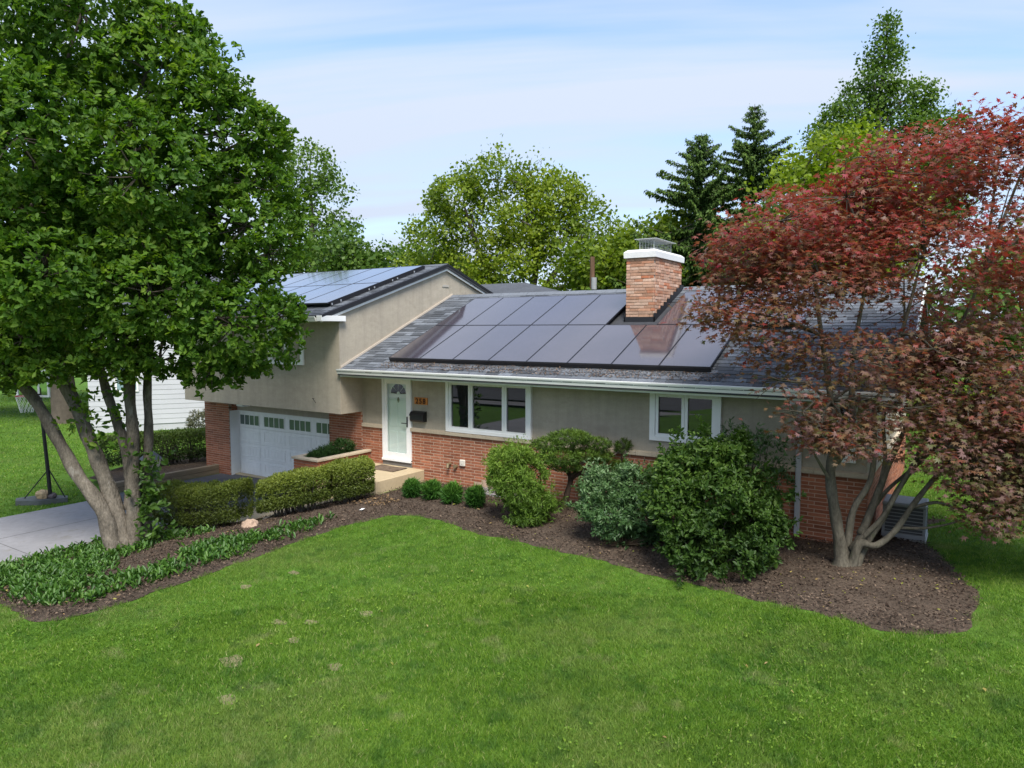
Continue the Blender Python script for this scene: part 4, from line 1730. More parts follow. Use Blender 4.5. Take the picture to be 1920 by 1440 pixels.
for (s0, s1) in ((1.0, 1.9),):
    mb = MB()
    wallq(mb, s0, s1, 1.0, 2.4, .016, .06)
    w_ = mb.build('window', m_white, nb)
    for (a, b) in ((s0 + .08, (s0 + s1) / 2 - .03), ((s0 + s1) / 2 + .03, s1 - .08)):
        mb = MB()
        wallq(mb, a, b, 1.08, 2.32, .061, .066)
        mb.build('pane', mat('neighbour_pane', (.22, .32, .34), .1, .5), w_)
mb = MB()
wallq(mb, 5.4, 5.52, -.7, 4.3, .018, .10)
mb.build('downspout', m_white, nb)

# ================================================================== VEGETATION
VR = np.array([.8353, .5498, 0.])      # across the view of the garden front
FWD = np.array([-.5498, .8353, 0.])
m_bark = mat('grey_bark', (.150, .130, .104), .95, .1, var=[(2.0, .35), (9, .35), (45, .3)], bump=(26, 1.0, .03), stretch=(1, 1, .4), wear=(4.5, .60, (.26, .245, .215)))
m_bark2 = mat('maple_bark', (.120, .108, .084), .92, .12, var=[(2.5, .35), (11, .3), (40, .25)], bump=(34, .9, .015), stretch=(1, 1, .4), wear=(5, .58, (.075, .085, .05)))
m_twig = mat('twig_bark', (.10, .085, .07), .9, .1, var=[(5, .2)])


def loc(base, a, b, z):
    return tuple(np.array([base[0], base[1], 0.]) + VR * a + FWD * b + np.array([0, 0, z]))


# ---------------- the big broad-leaved tree on the left
MB_ = (-13.9, 7.15)
mag = thing('magnolia_tree', 'large multi-stemmed tree with big glossy green leaves beside the driveway', 'tree', (-13.9, 7.15, -.7))
ML = [(2.35, -.2, 3.75, 1.1, 1.2, 1.0), (2.45, .3, 5.7, .95, 1.2, 1.0), (2.15, .2, 7.45, 1.0, 1.2, .95), (.95, .1, 8.45, 1.3, 1.4, 1.15), (-.4, 0, 9.6, 1.55, 1.6, 1.35), (-1.95, -.2, 9.5, 1.5, 1.5, 1.4),
      (1.0, -.9, 6.4, 1.25, 1.0, 1.2), (1.0, 1.3, 6.2, 1.25, 1.0, 1.3), (-.9, -1.2, 7.0, 1.5, 1.1, 1.4), (-.9, 1.2, 7.2, 1.5, 1.1, 1.5), (-2.3, -.2, 6.6, 1.35, 1.5, 1.5), (1.15, -.9, 4.35, 1.15, .9, .9),
      (1.1, 1.0, 4.5, 1.15, .9, 1.0), (-.6, -1.2, 4.6, 1.3, .9, 1.0), (-.6, 1.2, 4.6, 1.3, .9, 1.1), (-2.2, -.3, 4.1, 1.2, 1.3, 1.0), (1.95, -.3, 2.95, .62, .6, .5), (.35, -.7, 3.4, .75, .7, .45),
      (-2.2, -.4, 2.95, .65, .7, .45), (3.1, 0, 3.9, .5, .6, .5), (2.95, .1, 5.15, .5, .6, .55), (2.8, .2, 7.45, .45, .6, .5), (-3.6, .2, 8, 1.3, 1.4, 2.2), (-3.6, 0, 4.8, 1.2, 1.3, 1.4), (2.6, .1, 6.5, .6, .8, .6),
      (2.0, -.3, 8.2, .55, .6, .45), (1.0, .2, 9.3, .8, .9, .6), (.9, -.6, 5.3, 1.2, .8, .8), (-1.0, -.9, 5.8, 1.2, .9, .8), (-1.0, -.6, 3.0, .85, .6, .32), (.3, -.5, 3.0, .7, .6, .32), (.95, -.3, 3.1, .6, .6, .35), (-1.9, -.6, 2.75, .6, .5, .3), (-1.2, -.9, 3.5, .7, .6, .45), (-1.4, 0, 3.5, .8, .9, .5)]
MLw = [(*loc(MB_, l[0], l[1], l[2]), l[3], l[4], l[5]) for l in ML]
P, C = in_lobes(MLw, 16000, shell=.42, gap=(2.4, -.85), seed=11, rag=.3)
ax = norm((P - C) * .6 + np.array([0, 0, .55]) + rng.standard_normal(P.shape) * .35)
base, D, Nn, idx = rosettes(P, ax, 9, .95, .03)
m_mag = leaf_mat('magnolia_leaf', [(.032, .074, .012), (.052, .114, .014), (.084, .152, .018), (.138, .200, .024)], .55, .22, .46, (1.3, 1.35, .5), gain=1.45)
cl = rng.random(len(P))
Ls = rng.uniform(.075, .15, len(base))
leaves('crown', base, D, Nn, Ls, Ls * .54, T_OVAL, m_mag, mag, np.clip(.40 * cl[idx] + .40 * rng.random(len(base)) + .25 * sines(P, 1.5, 12)[idx] + .08, 0, 1))
stems = [
    ([(-.15, -.2, -.74, .25), (-.22, -.2, -.4, .20), (-.42, -.2, .2, .165), (-.75, -.22, .85, .145), (-1.1, -.25, 1.6, .13), (-1.5, -.25, 2.36, .12), (-1.95, -.3, 3.0, .10), (-2.3, -.3, 4.2, .07), (-2.5, -.2, 6, .03)], 0),
    ([(.0, 0, -.74, .27), (-.08, 0, -.4, .22), (-.22, 0, .1, .185), (-.42, 0, .94, .165), (-.62, 0, 1.5, .15), (-.92, .05, 2.25, .14), (-1.25, .05, 3.0, .13), (-1.4, 0, 4.2, .10), (-1.2, 0, 6, .07), (-1.0, 0, 8.8, .025)], 0),
    ([(.05, .15, .1, .15), (.04, .18, .9, .125), (-.14, .2, 1.7, .11), (-.38, .2, 2.5, .10), (-.48, .2, 3.3, .09), (-.3, .2, 5, .07), (.1, .2, 8.0, .025)], 0),
    ([(.14, .05, -.74, .22), (.18, .05, -.3, .18), (.21, .05, .5, .15), (.20, .05, 1.5, .13), (.18, .05, 2.6, .12), (.3, .1, 4, .10), (.6, .1, 6, .07), (.95, .1, 8.2, .025)], 0),
    ([(.25, .3, -.70, .15), (.36, .3, .4, .115), (.38, .3, 1.6, .10), (.40, .3, 2.6, .09), (.55, .25, 3.6, .075), (.9, .1, 4.6, .05), (1.5, 0, 5.6, .025)], 0)]
mb = MB()
for pts, _ in stems:
    limb(mb, [(*loc(MB_, p[0] * (1 if p[2] > .5 else .8), p[1], p[2]), p[3] * (.84 if p[2] > -.5 else .95)) for p in pts], 6, 12, .09)
mb.build('trunk', m_bark, mag, True)
mb = MB()
ends = [loc(MB_, *q) for q in ((-2.1, -.3, 3.6), (-1.4, 0, 4.2), (-1.2, 0, 6), (-.3, .2, 5), (.3, .1, 4), (.6, .1, 6), (.9, .2, 3.6), (-1, 0, 7.6), (.1, .2, 7))]
for l in MLw:
    c = np.array(l[:3])
    e = np.array(min(ends, key=lambda q: np.linalg.norm(np.array(q) - c) + .8 * max(0, q[2] - c[2])))
    limb(mb, [(*e, .045), (*(e * .5 + c * .5 + np.array([0, 0, .15])), .033), (*c, .022)], 4, 6, 0)
    for k in range(10):
        u = norm(rng.standard_normal(3) + np.array([0, 0, .3]))
        q = c + u * np.array(l[3:6]) * .9
        limb(mb, [(*c, .016), (*(c * .45 + q * .55 + rng.standard_normal(3) * .08), .010), (*q, .005)], 3, 4, 0)
mb.build('branches', m_twig, mag, True)
# suckers at the foot
P = np.array([loc(MB_, .42 + rng.normal(0, .16), .1 + rng.normal(0, .2), z) for z in rng.uniform(-.6, 1.25, 90)])
ax = norm(np.array([0.3, -.3, .8]) + rng.standard_normal(P.shape) * .4)
base, D, Nn, idx = rosettes(P, ax, 5, .9, .03)
Ls = rng.uniform(.10, .17, len(base))
leaves('suckers', base, D, Nn, Ls, Ls * .55, T_OVAL, leaf_mat('sucker_leaf', [(.04, .09, .012), (.075, .15, .022)], .45, .4, .35, (1.3, 1.5, .7)), mag)['kind'] = 'stuff'
P = np.array([loc(MB_, rng.uniform(-1.0, .5), rng.normal(-.15, .2), z) for z in rng.uniform(1.2, 2.6, 42)])
ax = norm(np.array([0.1, -.3, .3]) + rng.standard_normal(P.shape) * .6)
base, D, Nn, idx = rosettes(P, ax, 5, .95, .05)
Ls = rng.uniform(.10, .17, len(base))
leaves('trunk_sprouts', base, D, Nn, Ls, Ls * .5, T_OVAL, m_mag, mag)['kind'] = 'stuff'

# ---------------- red maple on the right
RB = (-1.53, 11.65)
mpl = thing('red_maple', 'red-leaved maple with several grey stems at the house corner', 'tree', (-1.53, 11.65, 0))
RL = [(-1.55, 0, 4.85, .55, .8, .45), (-1.1, 0, 5.3, .8, .9, .55), (-.15, 0, 5.65, 1.0, 1.1, .6), (1.0, .1, 6.0, .95, 1.1, .6), (2.15, .1, 6.25, .8, .9, .5), (2.75, .1, 6.65, .5, .6, .35), (-.65, -.3, 4.4, 1.0, 1.0, .6),
      (.8, -.3, 4.7, 1.1, 1.1, .7), (2.2, 0, 4.95, 1.05, 1.1, .7), (-1.45, -.4, 3.75, .7, .7, .45), (-2.15, -.3, 3.95, .38, .4, .25), (-1.25, -.5, 2.95, .6, .55, .4), (-.25, -.5, 3.3, .7, .7, .45), (1.0, -.4, 3.4, .95, .9, .5),
      (2.25, -.2, 3.3, 1.0, 1.0, .6), (3.1, 0, 4.2, .9, 1.0, .7), (1.45, -.6, 2.4, .6, .6, .35), (2.35, -.3, 2.3, .8, .8, .5), (1.85, -.6, 1.35, .42, .42, .36), (2.8, -.3, 1.45, .5, .5, .45), (-.65, -.5, 2.25, .4, .4, .3),
      (3.4, .1, 5.7, .8, .9, .6), (3.4, 0, 2.9, .9, .9, .7), (.3, 1.1, 5.0, 1.2, .8, .8), (1.8, 1.2, 4.2, 1.2, .8, 1.0), (.5, .4, 2.75, .5, .5, .3), (-1.8, -.1, 4.4, .38, .5, .3), (-.95, -.6, 2.5, .5, .45, .3), (-.3, -.6, 2.15, .5, .45, .3), (.45, -.6, 2.55, .55, .5, .35), (1.1, -.7, 2.0, .6, .55, .4), (1.9, -.6, 2.0, .7, .6, .5), (2.6, -.5, 1.65, .7, .6, .5), (1.35, -.8, 1.7, .45, .4, .35), (3.1, -.4, 1.3, .6, .6, .5), (1.75, -.9, 1.05, .4, .4, .32), (2.5, -.9, 1.2, .5, .45, .4), (3.0, -.8, .8, .45, .4, .4), (2.2, -.7, 2.4, .7, .6, .5), (3.2, -.6, 2.2, .7, .6, .5), (1.6, -.2, 2.9, .9, .9, .5), (2.7, .2, 1.95, .8, .8, .5), (1.5, .6, 3.0, .9, .7, .6), (2.2, -.5, 1.7, .5, .5, .35), (.3, .3, 6.3, .55, .6, .3), (1.9, .2, 6.75, .45, .5, .3)]
RLw = [(*loc(RB, *l[:3]), *l[3:]) for l in RL]
P, C = in_lobes(RLw, 12500, shell=.25, rag=.3, seed=5)
kp = ((sines(P * np.array([.9, .9, 1.5]), 2.2, 6) + .3 * rng.standard_normal(len(P))) > -.04) | ((P[:, 2] < 2.3) & (rng.random(len(P)) < .6))
P, C = P[kp][:6700], C[kp][:6700]
k = 8
idx = np.repeat(np.arange(len(P)), k)
disc = rng.standard_normal((len(idx), 3)) * np.array([.16, .16, .035])
base = P[idx] + disc
out = norm((P - C)[idx] * np.array([1, 1, .3]) + rng.standard_normal(base.shape) * .5)
D = norm(out * np.array([1, 1, .4]) + disc * 3 + np.array([0, 0, -.25]) + rng.standard_normal(base.shape) * .35)
Nn = norm(np.array([0, 0, 1.]) + rng.standard_normal(base.shape) * .38 + out * .25)
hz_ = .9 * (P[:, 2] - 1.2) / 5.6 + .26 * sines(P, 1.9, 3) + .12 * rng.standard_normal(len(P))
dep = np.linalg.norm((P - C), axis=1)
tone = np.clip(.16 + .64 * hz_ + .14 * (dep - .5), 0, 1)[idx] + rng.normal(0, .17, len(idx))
m_mpl = leaf_mat('maple_leaf', [(.115, .125, .045), (.215, .115, .120), (.150, .110, .045), (.235, .080, .060), (.245, .050, .036), (.280, .030, .048)], .48, .35, .42, (1.5, 1.0, .7), gain=1.12)  # the mauve stop puts the sky sheen on the leaves into their colour
Ls = rng.uniform(.07, .125, len(base))
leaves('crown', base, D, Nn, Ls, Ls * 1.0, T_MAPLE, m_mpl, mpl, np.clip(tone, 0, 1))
mb = MB()
for pts in [
    [(0, 0, -.06, .25), (-.03, 0, .15, .17), (-.08, 0, .5, .135), (-.18, 0, 1.0, .12), (-.25, 0, 1.45, .11), (-.22, 0, 1.9, .10), (-.30, -.05, 2.6, .075), (-.5, -.1, 3.6, .05), (-.7, -.2, 4.6, .025)],
    [(-.22, 0, 1.6, .085), (-.06, -.02, 1.85, .08), (.05, -.02, 2.3, .07), (0, -.05, 3.2, .05), (.2, 0, 4.6, .03), (.1, 0, 5.6, .015)],
    [(.05, -.04, -.05, .16), (.12, -.06, .12, .12), (.2, -.1, .42, .095), (.42, -.14, .40, .075), (.68, -.16, .62, .068), (.9, -.2, 1.0, .06), (1.15, -.25, 1.4, .052), (1.5, -.3, 1.9, .042), (1.9, -.3, 2.5, .03), (2.4, -.3, 3.2, .016)],
    [(.05, .05, -.05, .15), (.1, .08, .4, .10), (.18, .1, .9, .075), (.42, .1, 1.35, .065), (.47, .1, 1.9, .055), (.45, .1, 2.5, .05), (.8, .1, 3.6, .04), (1.1, .1, 4.9, .025), (1.3, .1, 5.8, .012)],
    [(.12, .1, -.05, .14), (.28, .15, .3, .11), (.45, .2, .7, .09), (.62, .2, 1.2, .075), (.8, .2, 1.7, .06), (1.1, .2, 2.4, .05), (1.6, .2, 3.4, .04), (2.1, .2, 4.6, .025), (2.4, .2, 5.8, .012)],
    [(.15, 0, -.02, .12), (.36, .05, .35, .085), (.6, .05, .75, .07), (.85, .05, 1.25, .055), (1.2, .05, 1.75, .045), (1.7, 0, 2.3, .035), (2.5, -.1, 3.0, .02)],
    [(.1, 0, .3, .07), (.5, -.1, .8, .05), (.75, -.15, 1.3, .045), (1.0, -.2, 1.9, .038), (1.2, -.3, 2.6, .025)], [(.3, .15, .5, .06), (.75, .3, 1.1, .045), (1.3, .3, 1.6, .04), (1.9, .25, 2.3, .03), (2.6, .2, 3.0, .015)], [(-.2, 0, 1.3, .04), (-.5, -.15, 1.7, .03), (-.85, -.3, 2.2, .02), (-1.2, -.4, 2.9, .01)],
    [(.62, .2, 1.2, .055), (.72, .25, 1.7, .045), (.7, .3, 2.4, .04), (1.0, .4, 3.5, .03), (1.2, .8, 4.5, .015)],
    [(.9, -.2, 1.0, .04), (1.2, -.35, 1.12, .033), (1.5, -.45, 1.05, .025), (1.8, -.5, 1.25, .015)],
    [(.75, -.16, .68, .035), (1.1, -.3, .72, .028), (1.5, -.45, .88, .018), (1.75, -.55, 1.15, .012)]]:
    limb(mb, [(*loc(RB, p[0], p[1], p[2]), p[3] * (.68 if p[2] > .05 else .9)) for p in pts], 6, 9, .06)
mb.build('trunk', m_bark2, mpl, True)
mb = MB()
ends = [loc(RB, *q) for q in ((-.5, -.1, 3.6), (-.3, -.05, 2.6), (-.7, -.2, 4.6), (0, -.05, 3.2), (.2, 0, 4.6), (1.5, -.3, 1.9), (1.9, -.3, 2.5), (.8, .1, 3.6), (1.1, .1, 4.9), (1.6, .2, 3.4), (2.1, .2, 4.6), (2.5, -.1, 3.0), (1.2, -.35, 1.12), (1.8, -.5, 1.25))]
for l in RLw:
    c = np.array(l[:3])
    e = np.array(min(ends, key=lambda q: np.linalg.norm(np.array(q) - c) + .8 * max(0, q[2] - c[2])))
    limb(mb, [(*e, .028), (*(e * .5 + c * .5 + np.array([0, 0, .1])), .02), (*c, .014)], 4, 5, 0)
    for k in range(11):
        u = norm(rng.standard_normal(3) * np.array([1, 1, .5]))
        q = c + u * np.array(l[3:6]) * .92
        limb(mb, [(*c, .010), (*(c * .45 + q * .55 + rng.standard_normal(3) * .05), .007), (*q, .003)], 3, 4, 0)
mb.build('branches', m_bark2, mpl, True)


# ---------------- clipped hedges
def hedge(path, w, h, label, n, mats, zoff=0.0, name='hedge', lf=(.035, .06), seed=1, low=.10, group=None):
    """a clipped hedge along path [(x,y)...], width w, height h"""
    P0 = np.array(path, float)
    t = thing(name, label, 'hedge', (*P0.mean(0), float(zg(*P0.mean(0)))), group)
    P0[0] -= norm(P0[1] - P0[0]) * w * .22
    P0[-1] += norm(P0[-1] - P0[-2]) * w * .22
    seg = np.linalg.norm(np.diff(P0, axis=0), axis=1)
    tot = seg.sum()
    cum = np.concatenate([[0], np.cumsum(seg)])

    def at(s):
        x = np.interp(s, cum, P0[:, 0])
        y = np.interp(s, cum, P0[:, 1])
        d = np.stack([np.interp(s + .05, cum, P0[:, 0]) - np.interp(s - .05, cum, P0[:, 0]), np.interp(s + .05, cum, P0[:, 1]) - np.interp(s - .05, cum, P0[:, 1])], 1)
        d = norm(d)
        return x, y, d
    s = rng.uniform(-.02 * tot, tot * 1.02, n)
    # superellipse cross-section, mostly on the skin
    th = rng.uniform(-.25 * math.pi, 1.25 * math.pi, n)
    rr = 1 - np.abs(rng.normal(0, .16, n))
    e = 2 / 3.4
    u = np.sign(np.cos(th)) * np.abs(np.cos(th)) ** e * w / 2
    v = np.sign(np.sin(th)) * np.abs(np.sin(th)) ** e * .5 + .5
    ce = np.clip(np.minimum(s + .0, tot - s) / (w * .45), 0, 1)
    ends = np.sqrt(np.maximum(0, 1 - (1 - ce) ** 2)) * .45 + .55
    bump_ = 1 + .05 * np.sin(s * 5 + seed) + .04 * np.sin(s * 11 + seed * 2 + u * 6) + rng.normal(0, .03, n)
    x, y, d = at(np.clip(s, 0, tot))
    lat = np.stack([-d[:, 1], d[:, 0]], 1)
    px_ = x + lat[:, 0] * u * rr * ends * bump_
    py_ = y + lat[:, 1] * u * rr * ends * bump_
    taper = .82 + .18 * v
    px_ = x + (px_ - x) * taper
    py_ = y + (py_ - y) * taper
    pz = zg(x, y) + zoff + low + (h - low) * v * (1 - (1 - rr) * .6) * bump_ ** .5 * (.9 + .1 * ends)
    P = np.stack([px_, py_, pz], 1)
    outd = np.stack([lat[:, 0] * u, lat[:, 1] * u, (v - .35) * w], 1)
    ax = norm(norm(outd) * .8 + np.array([0, 0, .35]) + rng.standard_normal(P.shape) * .55)
    base, D, Nn, idx = rosettes(P, ax, 3, .8, .012)
    L = rng.uniform(*lf, len(base))
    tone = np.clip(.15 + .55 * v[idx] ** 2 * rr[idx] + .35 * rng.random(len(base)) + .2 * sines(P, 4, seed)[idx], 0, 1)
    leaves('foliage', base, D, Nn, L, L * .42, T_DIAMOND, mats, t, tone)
    mb = MB()
    for i in range(int(tot * 9) + 4):
        s_ = rng.uniform(.2 * tot, .8 * tot)
        x, y, d = at(np.array([s_]))
        bx, by = x[0] + rng.normal(0, w * .08), y[0] + rng.normal(0, w * .08)
        z0 = float(zg(bx, by)) + zoff
        for j in range(3):
            ex, ey = bx + rng.normal(0, w * .2), by + rng.normal(0, w * .2)
            limb(mb, [(bx, by, z0, .016), ((bx + ex) / 2 + rng.normal(0, .03), (by + ey) / 2, z0 + h * .4, .010), (ex, ey, z0 + h * .85, .004)], 3, 4, 0)
    mb.build('stems', m_twig, t)
    return t


m_yew = leaf_mat('yew_leaf', [(.022, .034, .008), (.050, .068, .010), (.082, .110, .016), (.135, .160, .024)], .5, .35, .28, (1.3, 1.3, .6), gain=1.65)
m_box = leaf_mat('box_leaf', [(.020, .040, .010), (.040, .070, .012), (.080, .120, .016)], .45, .4, .25, (1.2, 1.4, .6), gain=1.4)
hedge([(-15.0, 8.70), (-13.7, 8.90), (-12.95, 9.02)], .86, 1.0, 'long dark clipped hedge next to the left tree trunk', 14000, m_yew, seed=2, lf=(.03, .055))
hedge([(-12.30, 9.35), (-11.8, 9.62), (-11.30, 9.92)], .84, .92, 'middle clipped yellow-green hedge with bare stems below', 10500, m_yew, seed=5, low=.2)
hedge([(-11.16, 10.26), (-10.98, 10.72)], .88, .92, 'rounded clipped hedge against the porch step', 8000, m_yew, seed=8, low=.16)
hedge([(-21.9, 10.9), (-21.3, 12.3), (-20.9, 13.6)], 1.05, 1.05, 'dark hedge on the far side of the driveway by the garage pier', 6000, m_box, .15, seed=9, lf=(.05, .085))


def bush(name, label, cat, lobes, n, k, lf, wr, mats, spread=.9, tpl=T_DIAMOND, shell=.35, gap=None, up_=.4, stemn=10, base=None, seed=1, group=None, tone_h=.5, jit=.02, rag=.25, shoots=0):
    L = np.array(lobes, float)
    bx, by = base if base else L[:, :2].mean(0)
    z0 = float(zg(bx, by))
    t = thing(name, label, cat, (bx, by, z0), group)
    P, C = in_lobes(lobes, n, shell, gap, seed, rag=rag)
    if shoots:
        q, c = in_lobes(lobes, shoots, .9, None, seed + 1, rag=rag)
        dd = norm(norm(q - c) * .6 + np.array([0, 0, .55]) + rng.standard_normal(q.shape) * .4)
        ll = rng.uniform(.4, 1.0, shoots) * lf[1] * 3.2
        for f_ in (.15, .4, .65, .9):
            P = np.concatenate([P, q + dd * (ll * f_)[:, None]])
            C = np.concatenate([C, c])
    ax = norm(norm(P - C) * .7 + np.array([0, 0, up_]) + rng.standard_normal(P.shape) * .4)
    b_, D, Nn, idx = rosettes(P, ax, k, spread, jit)
    Ls = rng.uniform(*lf, len(b_))
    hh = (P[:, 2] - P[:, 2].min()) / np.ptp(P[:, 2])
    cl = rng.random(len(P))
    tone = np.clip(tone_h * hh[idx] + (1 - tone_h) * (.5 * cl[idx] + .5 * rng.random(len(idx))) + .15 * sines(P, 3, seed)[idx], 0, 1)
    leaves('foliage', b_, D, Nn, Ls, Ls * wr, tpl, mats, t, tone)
    if stemn:
        mb = MB()
        for i in range(stemn):
            l = L[i % len(L)]
            e = l[:3] + norm(rng.standard_normal(3)) * l[3:6] * .6
            sx, sy = bx + rng.normal(0, .08), by + rng.normal(0, .08)
            limb(mb, [(sx, sy, z0, .018), ((sx + e[0]) / 2 + rng.normal(0, .06), (sy + e[1]) / 2 + rng.normal(0, .06), z0 * .5 + e[2] * .5, .012), (*e, .005)], 4, 5, 0)
        mb.build('stems', m_twig, t)
    return t


m_dwarf = leaf_mat('dwarf_yew_leaf', [(.014, .045, .007), (.028, .085, .012), (.075, .165, .020)], .5, .3, .25, gain=1.7)
for i, (x, y, r_, lb) in enumerate([(-10.10, 11.38, .235, 'small round green shrub nearest the porch, first of four'), (-9.60, 11.45, .245, 'small round green shrub, second of four from the porch'),
                                  (-8.98, 11.38, .25, 'small round green shrub, third of four from the porch'), (-8.40, 11.36, .255, 'small round green shrub nearest the window well, last of four')]):
    bush('dwarf_shrub', lb, 'shrub', [(x + rng.normal(0, .03), y + rng.normal(0, .03), .18 + rng.uniform(-.02, .07), r_ * rng.uniform(.42, .62), r_ * rng.uniform(.42, .62), rng.uniform(.12, .19)) for _ in range(3)], 620, 5, (.08, .15), .13, m_dwarf, .5, shell=.3, up_=.8, stemn=6, group='four small round shrubs', seed=20 + i, tone_h=.6)

m_cyp = leaf_mat('cypress_leaf', [(.034, .070, .010), (.070, .130, .016), (.112, .188, .024), (.165, .245, .036)], .5, .3, .3, (1.2, 1.3, .6), gain=1.3)
bush('false_cypress', 'feathery yellow-green conifer shrub beside the sculpted pine', 'shrub',
     [(*loc((-6.93, 10.98), *l[:3]), *l[3:]) for l in ((-.33, .2, 1.12, .33, .32, .3), (.12, .15, .92, .32, .3, .3), (-.1, 0, .6, .38, .34, .32), (.26, 0, .42, .34, .3, .26), (-.3, .1, .82, .38, .32, .34), (.05, -.05, .16, .36, .3, .16), (-.12, .2, 1.3, .25, .25, .16))],
     3200, 7, (.045, .10), .22, m_cyp, .8, gap=(6, -.3), up_=-.1, stemn=12, seed=31, base=(-7.0, 11.2), tone_h=.45, rag=.4, shoots=140)

# sculpted pine-like tree
bz = thing('sculpted_pine', 'small sculpted pine with a dark bare stem and flat green cushions', 'tree', (-6.63, 11.9, 0))
m_pine = leaf_mat('pine_needle', [(.014, .034, .006), (.036, .075, .009), (.075, .130, .014), (.12, .185, .02)], .5, .3, .2, gain=1.4)
BZ = [(*loc((-6.63, 11.9), *l[:3]), *l[3:]) for l in ((-.3, 0, 1.42, .33, .3, .14), (.15, 0, 1.56, .44, .38, .15), (.68, .1, 1.42, .30, .28, .14), (-.05, -.2, 1.22, .45, .35, .14), (.42, 0, 1.22, .35, .3, .12), (.78, .1, 1.16, .22, .2, .13),
      (1.2, .25, 1.36, .17, .15, .13), (1.15, .25, .95, .26, .18, .12), (.05, -.1, 1.02, .33, .28, .09), (-.45, -.1, 1.15, .25, .22, .1))]
P, C = in_lobes(BZ, 3000, .3, seed=8)
ax = norm((P - C) * np.array([.8, .8, 1]) + np.array([0, 0, .25]) + rng.standard_normal(P.shape) * .25)
b_, D, Nn, idx = rosettes(P, ax, 6, .7, .012)
Ls = rng.uniform(.045, .085, len(b_))
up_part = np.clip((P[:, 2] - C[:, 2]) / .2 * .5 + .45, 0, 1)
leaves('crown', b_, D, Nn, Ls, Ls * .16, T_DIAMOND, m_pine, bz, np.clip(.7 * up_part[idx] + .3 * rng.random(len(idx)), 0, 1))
mb = MB()
BB = (-6.63, 11.9)
for pts in ([(0, 0, -.05, .085), (.03, 0, .2, .062), (.1, 0, .5, .055), (.15, 0, .78, .052), (0, -.05, 1.0, .038), (-.28, 0, 1.32, .018)], [(.15, 0, .76, .048), (.3, 0, 1.0, .038), (.2, 0, 1.4, .02)],
            [(.14, 0, .72, .038), (.45, .05, .95, .03), (.65, .1, 1.2, .022), (.7, .1, 1.38, .012)], [(.3, .05, .8, .028), (.8, .2, .85, .02), (1.15, .25, .9, .016), (1.2, .25, 1.32, .008)]):
    limb(mb, [(*loc(BB, *q[:3]), q[3]) for q in pts], 5, 7)
mb.build('trunk', mat('dark_bark', (.05, .036, .027), .95, .1, var=[(6, .3)], bump=(30, .8, .01)), bz, True)
mb = MB()
for l in BZ:
    c = np.array(l[:3])
    for k in range(9):
        q = c + norm(rng.standard_normal(3)) * np.array(l[3:6]) * .9
        s_ = np.array([-6.5 + .4 * (c[0] + 6.5), 11.97 + .4 * (c[1] - 11.97), .8 + .3 * (c[2] - .8)])
        limb(mb, [(*s_, .010), (*(c - np.array([0, 0, .08])), .008), (*q, .003)], 3, 4, 0)
mb.build('branches', m_twig, bz)

# the two big shrubs under the right window
m_blue = leaf_mat('blue_leaf', [(.022, .054, .018), (.044, .098, .030), (.075, .140, .046), (.120, .185, .082)], .45, .45, .22, (1, 1.2, .8), gain=1.3)
bush('blue_green_shrub', 'blue-green leafy shrub between the sculpted pine and the largest shrub', 'shrub',
     [(*loc((-4.82, 10.69), *l[:3]), *l[3:]) for l in ((-.3, .3, .9, .33, .35, .3), (.2, .3, .98, .36, .4, .28), (-.14, .1, .5, .42, .4, .36), (.42, .1, .46, .38, .4, .36), (-.36, .35, 1.18, .18, .2, .14), (.52, .3, .85, .3, .3, .26), (.15, .25, 1.25, .18, .2, .12), (-.5, .2, .62, .2, .25, .2))],
     2500, 7, (.05, .09), .38, m_blue, .9, gap=(4, -.7), stemn=16, seed=41, base=(-4.9, 11.0), tone_h=.4, rag=.4, shoots=140)
m_vib = leaf_mat('shrub_leaf', [(.020, .046, .010), (.038, .082, .014), (.070, .130, .020), (.14, .215, .036)], .5, .3, .32, (1.2, 1.4, .7), gain=1.08)
bush('large_shrub', 'largest dark green leafy shrub in front of the right window', 'shrub',
     [(*loc((-3.09, 10.25), *l[:3]), *l[3:]) for l in ((0, .6, 1.72, .28, .3, .26), (-.32, .6, 1.55, .33, .3, .26), (.4, .6, 1.72, .28, .3, .24), (-.6, .6, 1.38, .26, .3, .22), (0, .45, 1.2, .5, .45, .34), (.62, .5, 1.15, .42, .4, .34), (-.5, .35, .9, .38, .4, .34),
      (.16, .2, .62, .55, .5, .42), (.82, .45, .78, .34, .35, .36), (-.3, .1, .36, .38, .35, .3), (.24, 0, .26, .42, .35, .26), (.75, .2, .42, .3, .3, .28), (.98, .5, 1.05, .22, .25, .18), (-.62, .4, 1.12, .25, .3, .2))],
     3600, 7, (.045, .11), .46, m_vib, .95, T_OVAL, gap=(5.5, -.12), stemn=22, seed=43, base=(-3.3, 10.7), tone_h=.4, rag=.5, shoots=340)
bush('slender_shrub', 'loose slender shrub rising against the wall behind the largest shrub', 'shrub',
     [(-3.25, 12.2, 1.75, .45, .25, .35), (-2.85, 12.25, 1.55, .45, .25, .4), (-3.55, 12.2, 1.35, .4, .25, .35), (-2.7, 12.2, 1.05, .35, .25, .3)], 330, 6, (.06, .11), .34, m_blue, .9, stemn=14, seed=47, base=(-3.1, 12.2), up_=.8)

